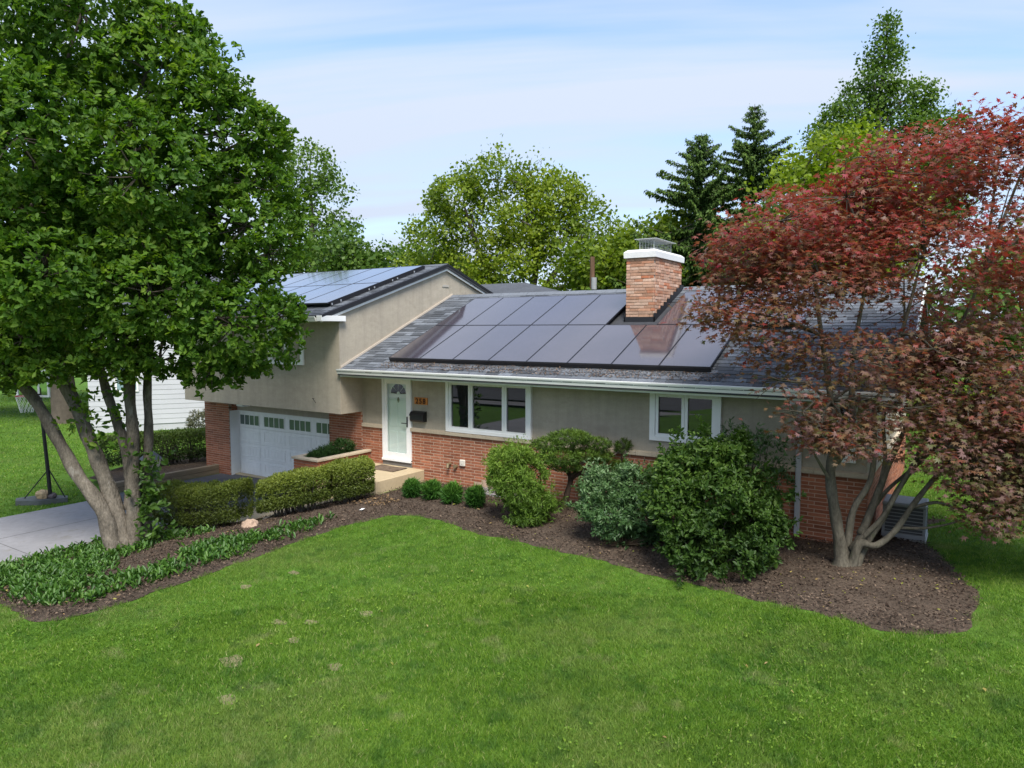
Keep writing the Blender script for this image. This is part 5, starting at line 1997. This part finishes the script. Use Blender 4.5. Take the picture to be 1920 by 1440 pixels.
# dry ornamental grass at the foot of the shrubs
og = thing('ornamental_grass', 'clump of dry tan grass under the blue-green shrub', 'grass clump', (-4.85, 10.85, 0))
n = 420
a_ = rng.uniform(0, 6.28, n)
P = np.stack([-4.85 + .12 * np.cos(a_) * rng.random(n), 10.85 + .1 * np.sin(a_) * rng.random(n), np.full(n, .03)], 1)
D = np.stack([np.cos(a_), np.sin(a_) - .3, rng.uniform(.15, .9, n)], 1)
leaves('blades', P, D, rng.standard_normal((n, 3)), rng.uniform(.3, .52, n), np.full(n, .012), T_TRI, leaf_mat('dry_grass', [(.16, .11, .07), (.30, .23, .16)], .7, .2, .1), og)

# grasses in the brick planter
pg = thing('planter_grass', 'dark green mounding plants growing in the brick planter', 'plant', (-13.2, 12.0, .58))
P, C = in_lobes([(-13.22, 11.7, .63, .24, .30, .12), (-13.2, 12.2, .70, .26, .34, .20), (-13.25, 11.4, .60, .2, .2, .07)], 800, .2, seed=3)
ax = norm((P - C) + np.array([0, 0, .5]) + rng.standard_normal(P.shape) * .4)
b_, D, Nn, idx = rosettes(P, ax, 5, .7, .01)
Ls = rng.uniform(.06, .15, len(b_))
leaves('foliage', b_, D, Nn, Ls, Ls * .10, T_DIAMOND, leaf_mat('planter_leaf', [(.014, .045, .008), (.03, .085, .014), (.06, .13, .03)], .5, .3, .2), pg)

# columnar arborvitae at the house corner and little shrub by the neighbour's wall
bush('arborvitae', 'narrow upright evergreen between the garage pier and the white house', 'shrub', [(-21.4, 14.6, .3, .35, .35, .95), (-21.4, 14.6, 1.2, .28, .28, .9)], 1100, 6, (.08, .15), .3, m_cyp, .7, stemn=4, up_=.9, seed=51)
bush('pale_shrub', 'small greyish shrub at the foot of the white house wall', 'shrub', [(-27.0, 17.3, -.3, .7, .6, .5), (-26.6, 17.6, .1, .4, .4, .4)], 420, 6, (.1, .2), .2,
     leaf_mat('pale_leaf', [(.05, .06, .03), (.10, .11, .06), (.16, .15, .09)], .6, .2, .2), .8, stemn=6, seed=53)
bush('bronze_shrub', 'small dark shrub left of the pale one by the white wall', 'shrub', [(-25.6, 18.0, -.4, .7, .6, .4)], 420, 6, (.1, .18), .4, m_box, .8, stemn=6, seed=54)


# ---------------- ground-cover in the tree bed (too many to count)
def groundcover():
    zones = [[(-15.0, 5.0), (-13.3, 4.75), (-12.2, 4.75), (-11.6, 5.5), (-12.4, 6.2), (-12.9, 6.6), (-13.0, 7.2), (-13.8, 7.6), (-14.9, 7.6)],
             [(-13.6, 4.7), (-12.0, 4.5), (-10.9, 4.3), (-10.2, 4.5), (-10.15, 5.5), (-10.15, 6.6), (-10.75, 6.6), (-10.9, 5.9), (-11.3, 5.35), (-12.2, 5.1)],
             [(-11.6, 6.9), (-10.8, 6.5), (-10.15, 6.5), (-10.15, 7.9), (-10.45, 8.5), (-11.4, 8.1)],
             [(-11.3, 8.5), (-10.6, 8.3), (-10.35, 8.9), (-10.35, 9.6), (-10.9, 9.6), (-11.3, 9.2)],
             [(-14.9, 7.7), (-13.2, 7.7), (-12.6, 8.3), (-13.4, 8.5), (-14.9, 8.3)]]
    dens = [120, 130, 130, 100, 60]
    Ps = []
    for zi, (zn, dn) in enumerate(zip(zones, dens)):
        xs = [p[0] for p in zn]
        ys = [p[1] for p in zn]
        n = int((max(xs) - min(xs)) * (max(ys) - min(ys)) * dn)
        x = rng.uniform(min(xs), max(xs), n)
        y = rng.uniform(min(ys), max(ys), n)
        k = inside(zn, x + rng.normal(0, .10, n), y + rng.normal(0, .10, n)) & (sines(np.stack([x, y, x * 0], 1), 2.6, 4) > (-.65 if zi == 0 else -.2)) & inside(BED, x, y) & (np.hypot(x + 13.9, y - 7.15) > .38)
        Ps.append(np.stack([x[k], y[k], zg(x[k], y[k]) + .04], 1))
    P = np.concatenate(Ps)
    ax = norm(np.array([0, 0, 1.]) + rng.standard_normal(P.shape) * .18)
    b_, D, Nn, idx = rosettes(P, ax, 7, .62, .04)
    Ls = rng.uniform(.06, .15, len(b_))
    tone = np.clip(.6 * rng.random(len(P))[idx] + .4 * rng.random(len(b_)), 0, 1)
    o = leaves('ground_cover', b_, D, Nn, Ls, Ls * .34, T_OVAL, leaf_mat('cover_leaf', [(.022, .062, .010), (.044, .108, .014), (.085, .170, .022)], .45, .4, .25, (1.2, 1.4, .7), gain=1.25), None, tone, 'stuff')
    o['label'] = 'broad-leaved green ground cover round the left tree'


groundcover()


# ---------------- mulch chips, fallen leaves
def scatter(name, poly, n, size, m, lift, label, zf=None, flat=.3, patch=None):
    xs = [p[0] for p in poly]
    ys = [p[1] for p in poly]
    x = rng.uniform(min(xs), max(xs), n * 3)
    y = rng.uniform(min(ys), max(ys), n * 3)
    k = inside(poly, x, y)
    if patch:
        k &= sines(np.stack([x, y, x * 0], 1), patch[0], 9) > patch[1]
    x, y = x[k][:n], y[k][:n]
    n = len(x)
    P = np.stack([x, y, (zf(x, y) if zf else zg(x, y)) + lift], 1)
    D = norm(rng.standard_normal((n, 3)) * np.array([1, 1, flat]))
    Nn = norm(np.array([0, 0, 1.]) + rng.standard_normal((n, 3)) * flat)
    L = rng.uniform(*size, n)
    o = leaves(name, P, D, Nn, L, L * rng.uniform(.25, .6, n), T_DIAMOND, m, None, None, 'stuff')
    o['label'] = label
    return o


m_chip = leaf_mat('mulch_chip', [(.030, .020, .015), (.062, .042, .031), (.105, .075, .056), (.19, .14, .10)], .9, .1, 0)
scatter('mulch_chips', BED, 42000, (.02, .06), m_chip, .062, 'small bark chips over the mulch bed', flat=.5)
m_fall = leaf_mat('fallen_leaf', [(.22, .15, .06), (.30, .22, .10), (.26, .28, .05), (.34, .20, .09)], .7, .2, .1)
scatter('fallen_leaves', [p for p in BED], 520, (.03, .075), m_fall, .085, 'dry fallen leaves on the mulch', patch=(1.1, -.1))
scatter('leaf_litter', [(-11.0, 10.2), (-10.2, 10.4), (-10.0, 10.9), (-10.6, 11.1), (-11.0, 10.9)], 260, (.03, .08), leaf_mat('litter_leaf', [(.16, .10, .05), (.30, .20, .10), (.22, .14, .08)], .8, .15, 0), .08, 'drift of dry leaves beside the porch')
scatter('yellow_leaves', [(-2.6, 9.9), (0, 10.1), (.1, 11.5), (-.4, 12.5), (-2.2, 11.2)], 34, (.03, .065), leaf_mat('yellow_leaf', [(.22, .26, .02), (.34, .34, .04)], .6, .2, .2), .085, 'yellow-green fallen leaves under the maple')
scatter('roof_litter', [(-11.9, 12.22), (-3.6, 12.22), (-3.6, 12.52), (-11.9, 12.52)], 2600, (.02, .06), leaf_mat('roof_litter', [(.10, .065, .045), (.17, .12, .09), (.30, .22, .16), (.13, .08, .06)], .85, .15, 0), .035, 'brown leaf litter on the shingles below the panels',
        zf=lambda x, y: RZ0 + RS * (y - RY0), flat=.35)
scatter('lawn_leaves', [(-9.5, 4), (2, 4), (2, 9.5), (-9.5, 9.5)], 40, (.04, .08), m_fall, .04, 'a few dry leaves scattered on the lawn')


# ---------------- lawn grass blades
def lawn():
    camx, camy = 0.0, 0.0
    tot_P, tot_L, tot_W = [], [], []
    for (r0, r1, dens, ln, wd) in ((4.6, 7.5, 10000, .060, .0080), (7.5, 10.0, 6500, .060, .0088), (10.0, 14.0, 3600, .055, .0085), (14.0, 20.0, 1300, .06, .013), (20.0, 34.0, 330, .07, .022), (34, 60, 60, .09, .04)):
        A_ = math.pi * (r1 * r1 - r0 * r0) * (100 / 360)
        n = int(A_ * dens)
        r = np.sqrt(rng.uniform(r0 * r0, r1 * r1, n))
        a = R(33.35) + rng.uniform(R(-50), R(50), n)      # CCW from +Y
        x = -np.sin(a) * r
        y = np.cos(a) * r
        jx = x + .07 * np.sin(y * 9 + x * 3) + .05 * np.sin(y * 23 + 1) + rng.normal(0, .035, n)
        jy = y + .07 * np.sin(x * 8 + 2) + .05 * np.sin(x * 21) + rng.normal(0, .035, n)
        k = ~inside(BED, jx, jy) & ~inside(WALK, x, y) & ~((x > -19.0) & (x < -15.0) & (y < 13)) & ~((x > -20) & (x < -1.5) & (y > 11.1))
        k &= ~((x > -23) & (x < -15) & (y > 9.7) & (y < 16))
        k &= ~((x > .2) & (x < 6) & (y > 20.2) & (y < 23.4))
        # worn thin spots
        w_ = sines(np.stack([x, y, x * 0], 1), 1.0, 21) * .5 + sines(np.stack([x, y, x * 0], 1), 3.1, 22) * .5
        spot = np.zeros(len(x))
        for (sx, sy, sr) in SPOTS:
            spot = np.maximum(spot, np.exp(-((x - sx) ** 2 / (1.4 * sr * sr) + (y - sy) ** 2 / (.5 * sr * sr))))
        k &= rng.random(len(x)) > spot * .78
        x, y = x[k], y[k]
        tot_P.append(np.stack([x, y, zg(x, y) - .004], 1))
        hh = ln * rng.uniform(.55, 1.25, len(x)) * (1 + .25 * w_[k])
        tot_L.append(hh)
        tot_W.append(wd * rng.uniform(.7, 1.3, len(x)))
    P = np.concatenate(tot_P)
    L = np.concatenate(tot_L)
    W = np.concatenate(tot_W)
    n = len(P)
    lean = rng.standard_normal((n, 3)) * .62
    comb = np.stack([sines(P, .9, 31), sines(P, 1.1, 32), np.zeros(n)], 1) * .35
    D = norm(np.array([0, 0, 1.]) + lean * np.array([1, 1, 0]) + comb)
    Nn = norm(rng.standard_normal((n, 3)) * np.array([1, 1, .3]))
    tone = np.clip(.46 + .22 * rng.standard_normal(n) + .18 * sines(P, 2.4, 33) + .16 * sines(P, 9, 34) + .14 * sines(P, 26, 35), 0, 1)
    tone = np.where(rng.random(n) < .025 + .05 * np.clip(sines(P, 1.7, 36) + .3, 0, 1), rng.uniform(.9, 1.0, n), tone * .78)
    m_g = leaf_mat('grass_blade', [(.046, .104, .012), (.074, .148, .014), (.110, .196, .020), (.190, .270, .042), (.30, .29, .13)], .55, .25, .38, (1.1, 1.25, .6), gain=1.42,
                   patch=[(.45, .50, .66, (.230, .275, .085), .50), (3.3, .54, .66, (.040, .118, .022), .55), (2.3, .60, .72, (.34, .33, .16), .5), (6.0, .56, .70, (.19, .29, .05), .5), (14., .56, .70, (.045, .12, .018), .5)])
    o = leaves('grass', P, D, Nn, L, W, T_TRI, m_g, None, tone, 'stuff')
    o['label'] = 'short mown green grass of the lawns'
    # clover-like weeds
    n = 1500
    x = rng.uniform(-10, 2, n * 2)
    y = rng.uniform(3.5, 9.6, n * 2)
    k = ~inside(BED, x, y) & (sines(np.stack([x, y, x * 0], 1), 1.6, 41) > .15)
    x, y = x[k], y[k]
    P = np.stack([x, y, zg(x, y) + .035], 1)
    ax = norm(np.array([0, 0, 1.]) + rng.standard_normal(P.shape) * .15)
    b_, D, Nn, idx = rosettes(P, ax, 3, 1.2, .01)
    Ls = rng.uniform(.018, .034, len(b_))
    o = leaves('lawn_weeds', b_, D, Nn, Ls, Ls * .8, T_DIAMOND, leaf_mat('weed_leaf', [(.11, .22, .02), (.19, .29, .03)], .5, .3, .3), None, None, 'stuff')
    o['label'] = 'small light green weeds in the front lawn'


lawn()


# ---------------- trees behind
def far_tree(name, label, base, lobes, n, k, lf, mats, trunk, gap=(1.2, -.6), seed=1, rad=.3, group='trees behind the house', wr=.75, spread=.9, shell=.3, jit=None, rag=.3):
    """lobes relative to the base in metres (a across, b deep, z)"""
    t = thing(name, label, 'tree', (*base, float(zg(*base))), group)
    Lw = [(*loc(base, *l[:3]), *l[3:]) for l in lobes]
    P, C = in_lobes(Lw, n, shell, gap, seed, rag=rag)
    ax = norm(norm(P - C) * .6 + np.array([0, 0, .5]) + rng.standard_normal(P.shape) * .5)
    b_, D, Nn, idx = rosettes(P, ax, k, spread, jit or lf[1] * .9)
    Ls = rng.uniform(*lf, len(b_))
    cl = rng.random(len(P))
    tone = np.clip(.5 * cl[idx] + .3 * rng.random(len(idx)) + .2 * sines(P, .8, seed)[idx] + .1, 0, 1)
    leaves('crown', b_, D, Nn, Ls, Ls * wr, T_DIAMOND, mats, t, tone)
    mb = MB()
    tops = []
    for pts in trunk:
        limb(mb, [(*loc(base, p[0], p[1], p[2]), p[3]) for p in pts], 5, 8, .05)
        tops += [(np.array(loc(base, p[0], p[1], p[2])), p[3]) for p in pts[1:]]
    for l in Lw:
        c = np.array(l[:3])
        e, r_ = min(tops, key=lambda q: np.linalg.norm(q[0] - c) + 1.2 * max(0, q[0][2] - c[2]))
        r_ = min(r_ * .6, .09)
        limb(mb, [(*e, r_), (*(e * .5 + c * .5 + np.array([0, 0, .2])), r_ * .75), (*c, r_ * .5)], 4, 6, 0)
        for j in range(7):
            q = c + norm(rng.standard_normal(3) + np.array([0, 0, .3])) * np.array(l[3:6]) * .9
            limb(mb, [(*c, r_ * .4), (*(c * .5 + q * .5 + rng.standard_normal(3) * .1), r_ * .25), (*q, .012)], 3, 4, 0)
    mb.build('trunk', m_twig, t, True)
    return t


m_fresh = leaf_mat('fresh_leaf', [(.044, .080, .008), (.082, .125, .010), (.125, .170, .012), (.185, .215, .018)], .5, .3, .38, (1.3, 1.4, .5), gain=1.55)
m_mid = leaf_mat('mid_leaf', [(.026, .058, .010), (.045, .090, .013), (.075, .125, .018), (.11, .165, .025)], .5, .3, .34, (1.3, 1.4, .6), gain=1.55)
m_lime = leaf_mat('lime_leaf', [(.070, .115, .008), (.120, .170, .010), (.180, .220, .015)], .5, .3, .40, (1.2, 1.3, .5), gain=1.55)
m_spr = leaf_mat('spruce_needle', [(.014, .034, .010), (.030, .062, .012), (.058, .100, .016), (.09, .140, .02)], .6, .2, .15, gain=1.5)

# the wide tree in the middle
far_tree('broad_tree', 'wide light green tree with forked limbs in the middle behind the roof', (-23.1, 35.4),
         [(-3.6, 0, 11.3, 2.0, 2.0, 1.2), (-1.2, 0, 12.6, 2.2, 2.0, 1.3), (1.0, 0, 12.6, 1.3, 1.4, 1.4), (2.6, 0, 11.6, 1.7, 1.7, 1.2), (4.4, 0, 10.1, 1.9, 1.9, 1.2), (6.0, 0, 8.4, 1.7, 1.8, 1.2), (-4.6, 0, 8.9, 1.8, 1.8, 1.3), (-2.4, -.6, 9.5, 2.2, 1.8, 1.4), (.4, -1.0, 10.0, 2.2, 1.8, 1.5),
          (2.9, -.6, 8.8, 2.2, 1.8, 1.4), (-5.8, .4, 7.0, 1.6, 1.6, 1.0), (-3.2, -.5, 7.2, 2.0, 1.7, 1.1), (0, -1.0, 7.4, 2.2, 1.7, 1.2), (3.2, -1.0, 6.6, 2.2, 1.7, 1.1), (6.2, .2, 6.3, 1.8, 1.8, 1.2), (1.6, -1.5, 5.6, 2.0, 1.6, .9), (-1.8, -1, 5.4, 2, 1.6, .9), (7.4, .2, 7.4, 1.5, 1.6, 1.1), (8.2, .2, 5.8, 1.5, 1.6, 1.0)],
         4200, 9, (.13, .28), m_fresh, [[(0, 0, 0, .40), (-.1, 0, 3, .34), (-.9, 0, 5.5, .25), (-2.2, 0, 8.5, .16), (-3.0, 0, 11, .06)], [(0, 0, 3.2, .3), (.9, 0, 5.6, .23), (1.3, 0, 8, .16), (.9, 0, 12, .06)], [(.5, 0, 4.6, .2), (2.2, 0, 6.8, .15), (4.0, 0, 9.3, .07)], [(-.3, 0, 4, .16), (-3, 0, 5.6, .12), (-5.2, 0, 7, .06)],
          [(1.2, 0, 6, .15), (3.6, 0, 6.4, .10), (6.0, 0, 7.6, .05)]], gap=(1.7, -.22), seed=61, rag=.4)
far_tree('side_tree', 'airy green tree behind the solar-panelled garage roof', (-43.3, 37.4),
         [(l[0] * 1.83, l[1] * 1.83, 3.68 + (l[2] - 3.68) * 1.83, l[3] * 1.83, l[4] * 1.83, l[5] * 1.83) for l in
          ((0, 0, 10.4, 1.1, 1.2, 1.0), (.7, 0, 9.3, .9, 1.0, .8), (-.9, 0, 9.4, 1.2, 1.2, 1.1), (1.2, 0, 7.9, .9, 1.0, .7), (-.6, 0, 7.6, 1.4, 1.3, 1.1), (1.9, 0, 6.6, 1.0, 1.0, .6), (.4, 0, 6.5, 1.3, 1.2, .7), (-1.6, 0, 6.4, 1.2, 1.2, 1.0), (2.6, .3, 5.9, .8, .9, .5), (1.0, -.2, 5.6, 1.3, 1.2, .6), (-.8, 0, 5.2, 1.4, 1.3, .8))],
         1400, 9, (.18, .36), m_mid, [[(0, 0, 0, .45), (0, 0, 4, .36), (.1, 0, 10.7, .2), (0, 0, 16.3, .05)], [(0, 0, 4.6, .26), (1.5, 0, 7.2, .18), (3.5, 0, 9.0, .09)], [(0, 0, 6, .22), (-1.5, 0, 9.8, .15), (-1.8, 0, 13.4, .05)]], gap=(1.1, -.15), seed=62)
far_tree('low_tree', 'low green tree left of the wide middle tree', (-33.5, 36), [(l[0], l[1], l[2] + 1.4, *l[3:]) for l in [(0, 0, 6.2, 2.6, 2.2, 1.5), (2.6, 0, 6.6, 2.2, 2, 1.4), (-2.4, 0, 6.0, 2.2, 2, 1.5), (4.6, 0, 5.6, 1.8, 1.8, 1.3), (1.5, -.5, 4.6, 2.6, 2, 1.2), (-3.8, 0, 7.4, 1.8, 1.8, 1.6)]], 1300, 8, (.2, .4), m_mid,
         [[(0, 0, 0, .3), (.2, 0, 3, .22), (.5, 0, 6.5, .08)]], seed=63)
far_tree('low_tree', 'dense green tree just left of the chimney behind the ridge', (-14.4, 36.5), [(l[0], l[1], l[2] + 1.3, *l[3:]) for l in [(-1.2, 0, 6.2, 2.0, 2, 1.5), (1.2, 0, 7.0, 1.9, 1.9, 1.6), (2.6, 0, 5.6, 1.9, 1.8, 1.5), (-2.6, 0, 5.0, 1.9, 1.8, 1.3), (.4, -.8, 4.6, 2.2, 1.8, 1.2), (3.6, 0, 6.4, 1.6, 1.6, 1.2), (-3.6, 0, 6.0, 1.6, 1.6, 1.1)]], 1900, 9, (.18, .36), m_fresh,
         [[(0, 0, 0, .3), (0, 0, 3, .22), (.2, 0, 6.5, .08)]], seed=64)
far_tree('back_tree', 'bright green tree between the spruces and the maple', (-7.0, 40), [(0, 0, 6.5, 2.4, 2, 1.8), (2.4, 0, 7.4, 2.2, 2, 1.8), (-2.4, 0, 5.6, 2.2, 2, 1.6), (1.0, -.6, 4.4, 2.8, 2, 1.4)], 900, 8, (.2, .4), m_mid, [[(0, 0, 0, .3), (0, 0, 3, .22), (.2, 0, 6.5, .08)]], seed=65)
far_tree('yellow_green_tree', 'yellow-green tree rising behind the red maple', (-4.7, 30), [(l[0] - .2, l[1], l[2] + .55, *l[3:]) for l in [(-.6, 0, 9.6, 1.2, 1.2, .7), (.6, 0, 10.1, 1.3, 1.3, .8), (0, -.3, 8.6, 1.5, 1.3, .8), (-1.4, 0, 8.7, 1.0, 1.1, .5), (1.7, 0, 9.2, 1.1, 1.1, .6), (.4, -.3, 7.4, 2.0, 1.6, .9), (2.6, 0, 8.0, 1.2, 1.2, .8), (-1.6, 0, 6.6, 1.6, 1.5, 1.0), (1.0, 0, 5.6, 2.4, 1.8, 1.2)]],
         1150, 9, (.13, .26), m_lime, [[(0, 0, 0, .26), (0, 0, 4, .2), (-.4, 0, 10.8, .05)]], seed=66)
far_tree('tall_tree', 'tall pointed green tree standing above the red maple', (-3.95, 34.9),
         [(l[0] * 1.35 - .1, l[1], l[2], l[3] * 1.2, l[4], l[5]) for l in [(.35, 0, 16.6, .35, .4, .55), (.2, 0, 15.5, .65, .6, .7), (0, 0, 14.3, .85, .8, .6), (.9, 0, 13.6, 1.2, .9, .7), (-.7, 0, 13.0, 1.1, .9, .7), (1.9, 0, 12.6, 1.0, .9, .5), (.5, 0, 12.3, 1.5, 1.1, .8), (-1.5, 0, 11.9, 1.0, .9, .5), (2.3, 0, 11.5, 1.1, .9, .5), (-.6, 0, 11.2, 1.4, 1.2, .6), (1.2, 0, 10.7, 1.7, 1.2, .7), (-2.0, 0, 10.3, .9, .9, .5),
          (2.7, 0, 10.5, .8, .8, .4), (-.8, 0, 9.6, 1.8, 1.4, .8), (-3.0, 0, 8.7, 1.1, 1, .5), (1.5, 0, 9.0, 1.8, 1.4, .8)]],
         4300, 9, (.09, .19), m_mid, [[(0, 0, 0, .3), (0, 0, 6, .22), (.1, 0, 12, .11), (.35, 0, 17, .02)]], gap=(2.2, -.45), seed=67)
far_tree('right_tree', 'green tree at the right edge behind the red maple', (2.2, 34), [(0, 0, 5.5, 2.2, 2, 1.8), (-2.2, 0, 4.5, 2.2, 2, 1.8), (1.8, 0, 7.2, 2.2, 2, 1.7), (-.6, -.6, 3.0, 2.8, 2, 1.4), (2.2, 0, 3.6, 2.2, 2, 1.6)], 1000, 8, (.2, .4), m_mid, [[(0, 0, 0, .3), (0, 0, 3, .22), (.2, 0, 6.5, .08)]], seed=68)
bush('side_shrub', 'bright green shrub beyond the pale path at the right edge', 'shrub', [(-.2, 26.6, .9, 1.4, 1.0, 1.1), (1.6, 27.4, 1.1, 1.5, 1.1, 1.3), (3.4, 27.8, 1.0, 1.4, 1.0, 1.2)], 900, 7, (.14, .26), .6, m_lime, .9, stemn=10, seed=71)
bush('back_shrub', 'dark green shrub behind the house corner', 'shrub', [(-3.8, 29, 1.0, 1.6, 1.2, 1.3), (-1.8, 30, 1.2, 1.6, 1.2, 1.5)], 700, 7, (.16, .3), .6, m_mid, .9, stemn=10, seed=72)
# left-hand background
far_tree('street_tree', 'shade tree with a thick grey trunk behind the basketball hoop', (-36.2, 16.0), [(0, 0, 7.0, 3.0, 2.5, 2.0), (-3.2, 0, 6.2, 2.6, 2.4, 2.0), (3.0, 0, 6.6, 2.6, 2.4, 2.0), (-1.2, -.6, 4.4, 2.6, 2, 1.0), (-5.0, 0, 4.2, 2.2, 2, 1.3), (1.5, 0, 9.6, 2.6, 2.4, 1.8)], 1300, 8, (.22, .42), m_mid,
         [[(0, 0, -1.1, .85), (0, 0, -.5, .6), (0, 0, 2.2, .48), (.2, 0, 6.5, .2)], [(0, 0, 2.4, .3), (-2.6, 0, 5.5, .12)]], seed=73)
far_tree('hedgerow_tree', 'dark tree far left beyond the lawn', (-46, 9.5), [(0, 0, 4.6, 3.0, 2.5, 2.4), (-3.6, 0, 4.2, 2.8, 2.5, 2.2), (3.4, 0, 4.6, 2.8, 2.5, 2.2), (0, 0, 2.2, 4.2, 2.5, 1.6)], 900, 8, (.3, .5), m_mid, [[(0, 0, -.8, .4), (0, 0, 2.5, .3), (.2, 0, 5, .1)]], seed=74)
far_tree('hedgerow_tree', 'dark tree behind the white neighbouring house', (-45, 20), [(0, 0, 6.6, 3.0, 2.5, 2.0), (-3.6, 0, 6.0, 2.8, 2.5, 2.0), (3.4, 0, 6.0, 2.8, 2.5, 1.8), (0, 0, 4.2, 4.2, 2.5, 1.6)], 900, 8, (.3, .5), m_mid, [[(0, 0, -.8, .4), (0, 0, 4.5, .3), (.2, 0, 8, .1)]], seed=75)


# spruces
def spruce(base, h, r0, label, seed):
    rr = np.random.default_rng(seed)
    t = thing('spruce_tree', label, 'tree', (*base, 0), 'spruces behind the chimney')
    mb = MB()
    limb(mb, [(*base, -.1, .26), (base[0], base[1], h * .5, .15), (base[0], base[1], h, .012)], 6, 8)
    Ps, Ds, Ns, Ls, Ts = [], [], [], [], []
    z = 1.6
    while z < h - .1:
        f = 1 - (z - 1.0) / (h - 1.0)
        rad = r0 * f ** .78 * rr.uniform(.6, 1.15) + .04
        nb_ = int(5 + 4 * f)
        a0 = rr.uniform(0, 6.28)
        for i in range(nb_):
            if rr.random() < .12:
                continue
            a = a0 + 6.283 * i / nb_ + rr.normal(0, .2)
            rl = rad * rr.uniform(.65, 1.15)
            d = np.array([math.cos(a), math.sin(a), 0])
            sag = rl * (.28 if f > .35 else -.15) * rr.uniform(.6, 1.3)
            m_ = max(3, int(rl * 9))
            s = (np.arange(m_) + .8) / m_
            zz = z - sag * np.sin(s * 2.2) + .22 * rl * s ** 3
            pts = np.array([base[0], base[1], 0]) + d * (rl * s)[:, None]
            pts[:, 2] = zz
            mb.tube([(base[0], base[1], z), tuple(pts[len(pts) // 2]), tuple(pts[-1])], [.03, .02, .008], 4)
            kk = 22
            pp = np.repeat(pts, kk, 0)
            side = np.cross(d, [0, 0, 1])
            u = rr.standard_normal((len(pp), 1))
            dd = d * .45 + side * u * .6 + np.array([0, 0, -.75]) + rr.standard_normal(pp.shape) * .25
            Ps.append(pp + rr.standard_normal(pp.shape) * .05)
            Ds.append(dd)
            Ns.append(np.array([0, 0, 1.]) + rr.standard_normal(pp.shape) * .5)
            Ls.append(rr.uniform(.22, .52, len(pp)) * (.28 + .72 * f))
            Ts.append(np.clip(.2 + .6 * np.repeat(s, kk) * rr.random(len(pp)) + .2 * rr.random(len(pp)), 0, 1))
        z += .19 + .12 * rr.random()
    L = np.concatenate(Ls)
    leaves('crown', np.concatenate(Ps), np.concatenate(Ds), np.concatenate(Ns), L, L * .42, T_DIAMOND, m_spr, t, np.concatenate(Ts))
    mb.build('trunk', m_twig, t)


spruce((-11.9, 35.5), 13.6, 6.8, 'dark spruce tree right behind the chimney, lower of the two', 81)
spruce((-10.0, 38.2), 15.4, 6.2, 'taller dark spruce tree to the right of the chimney', 82)

# trees across the street, mirrored in the windows
far_tree('street_tree', 'shade tree across the street, seen only mirrored in the windows', (14, -26), [(0, 0, 6, 3, 3, 2.4), (2.5, 0, 5, 2.4, 2.4, 2), (-2.5, 0, 5, 2.4, 2.4, 2)], 600, 8, (.3, .5), m_mid, [[(0, 0, -.6, .4), (0, 0, 3, .3), (0, 0, 6, .1)]], seed=91, group='trees across the street')
far_tree('street_tree', 'second shade tree across the street, seen only mirrored', (2, -30), [(0, 0, 6, 3, 3, 2.4), (2.5, 0, 5, 2.4, 2.4, 2), (-2.5, 0, 5, 2.4, 2.4, 2)], 600, 8, (.3, .5), m_fresh, [[(0, 0, -.6, .4), (0, 0, 3, .3), (0, 0, 6, .1)]], seed=92, group='trees across the street')
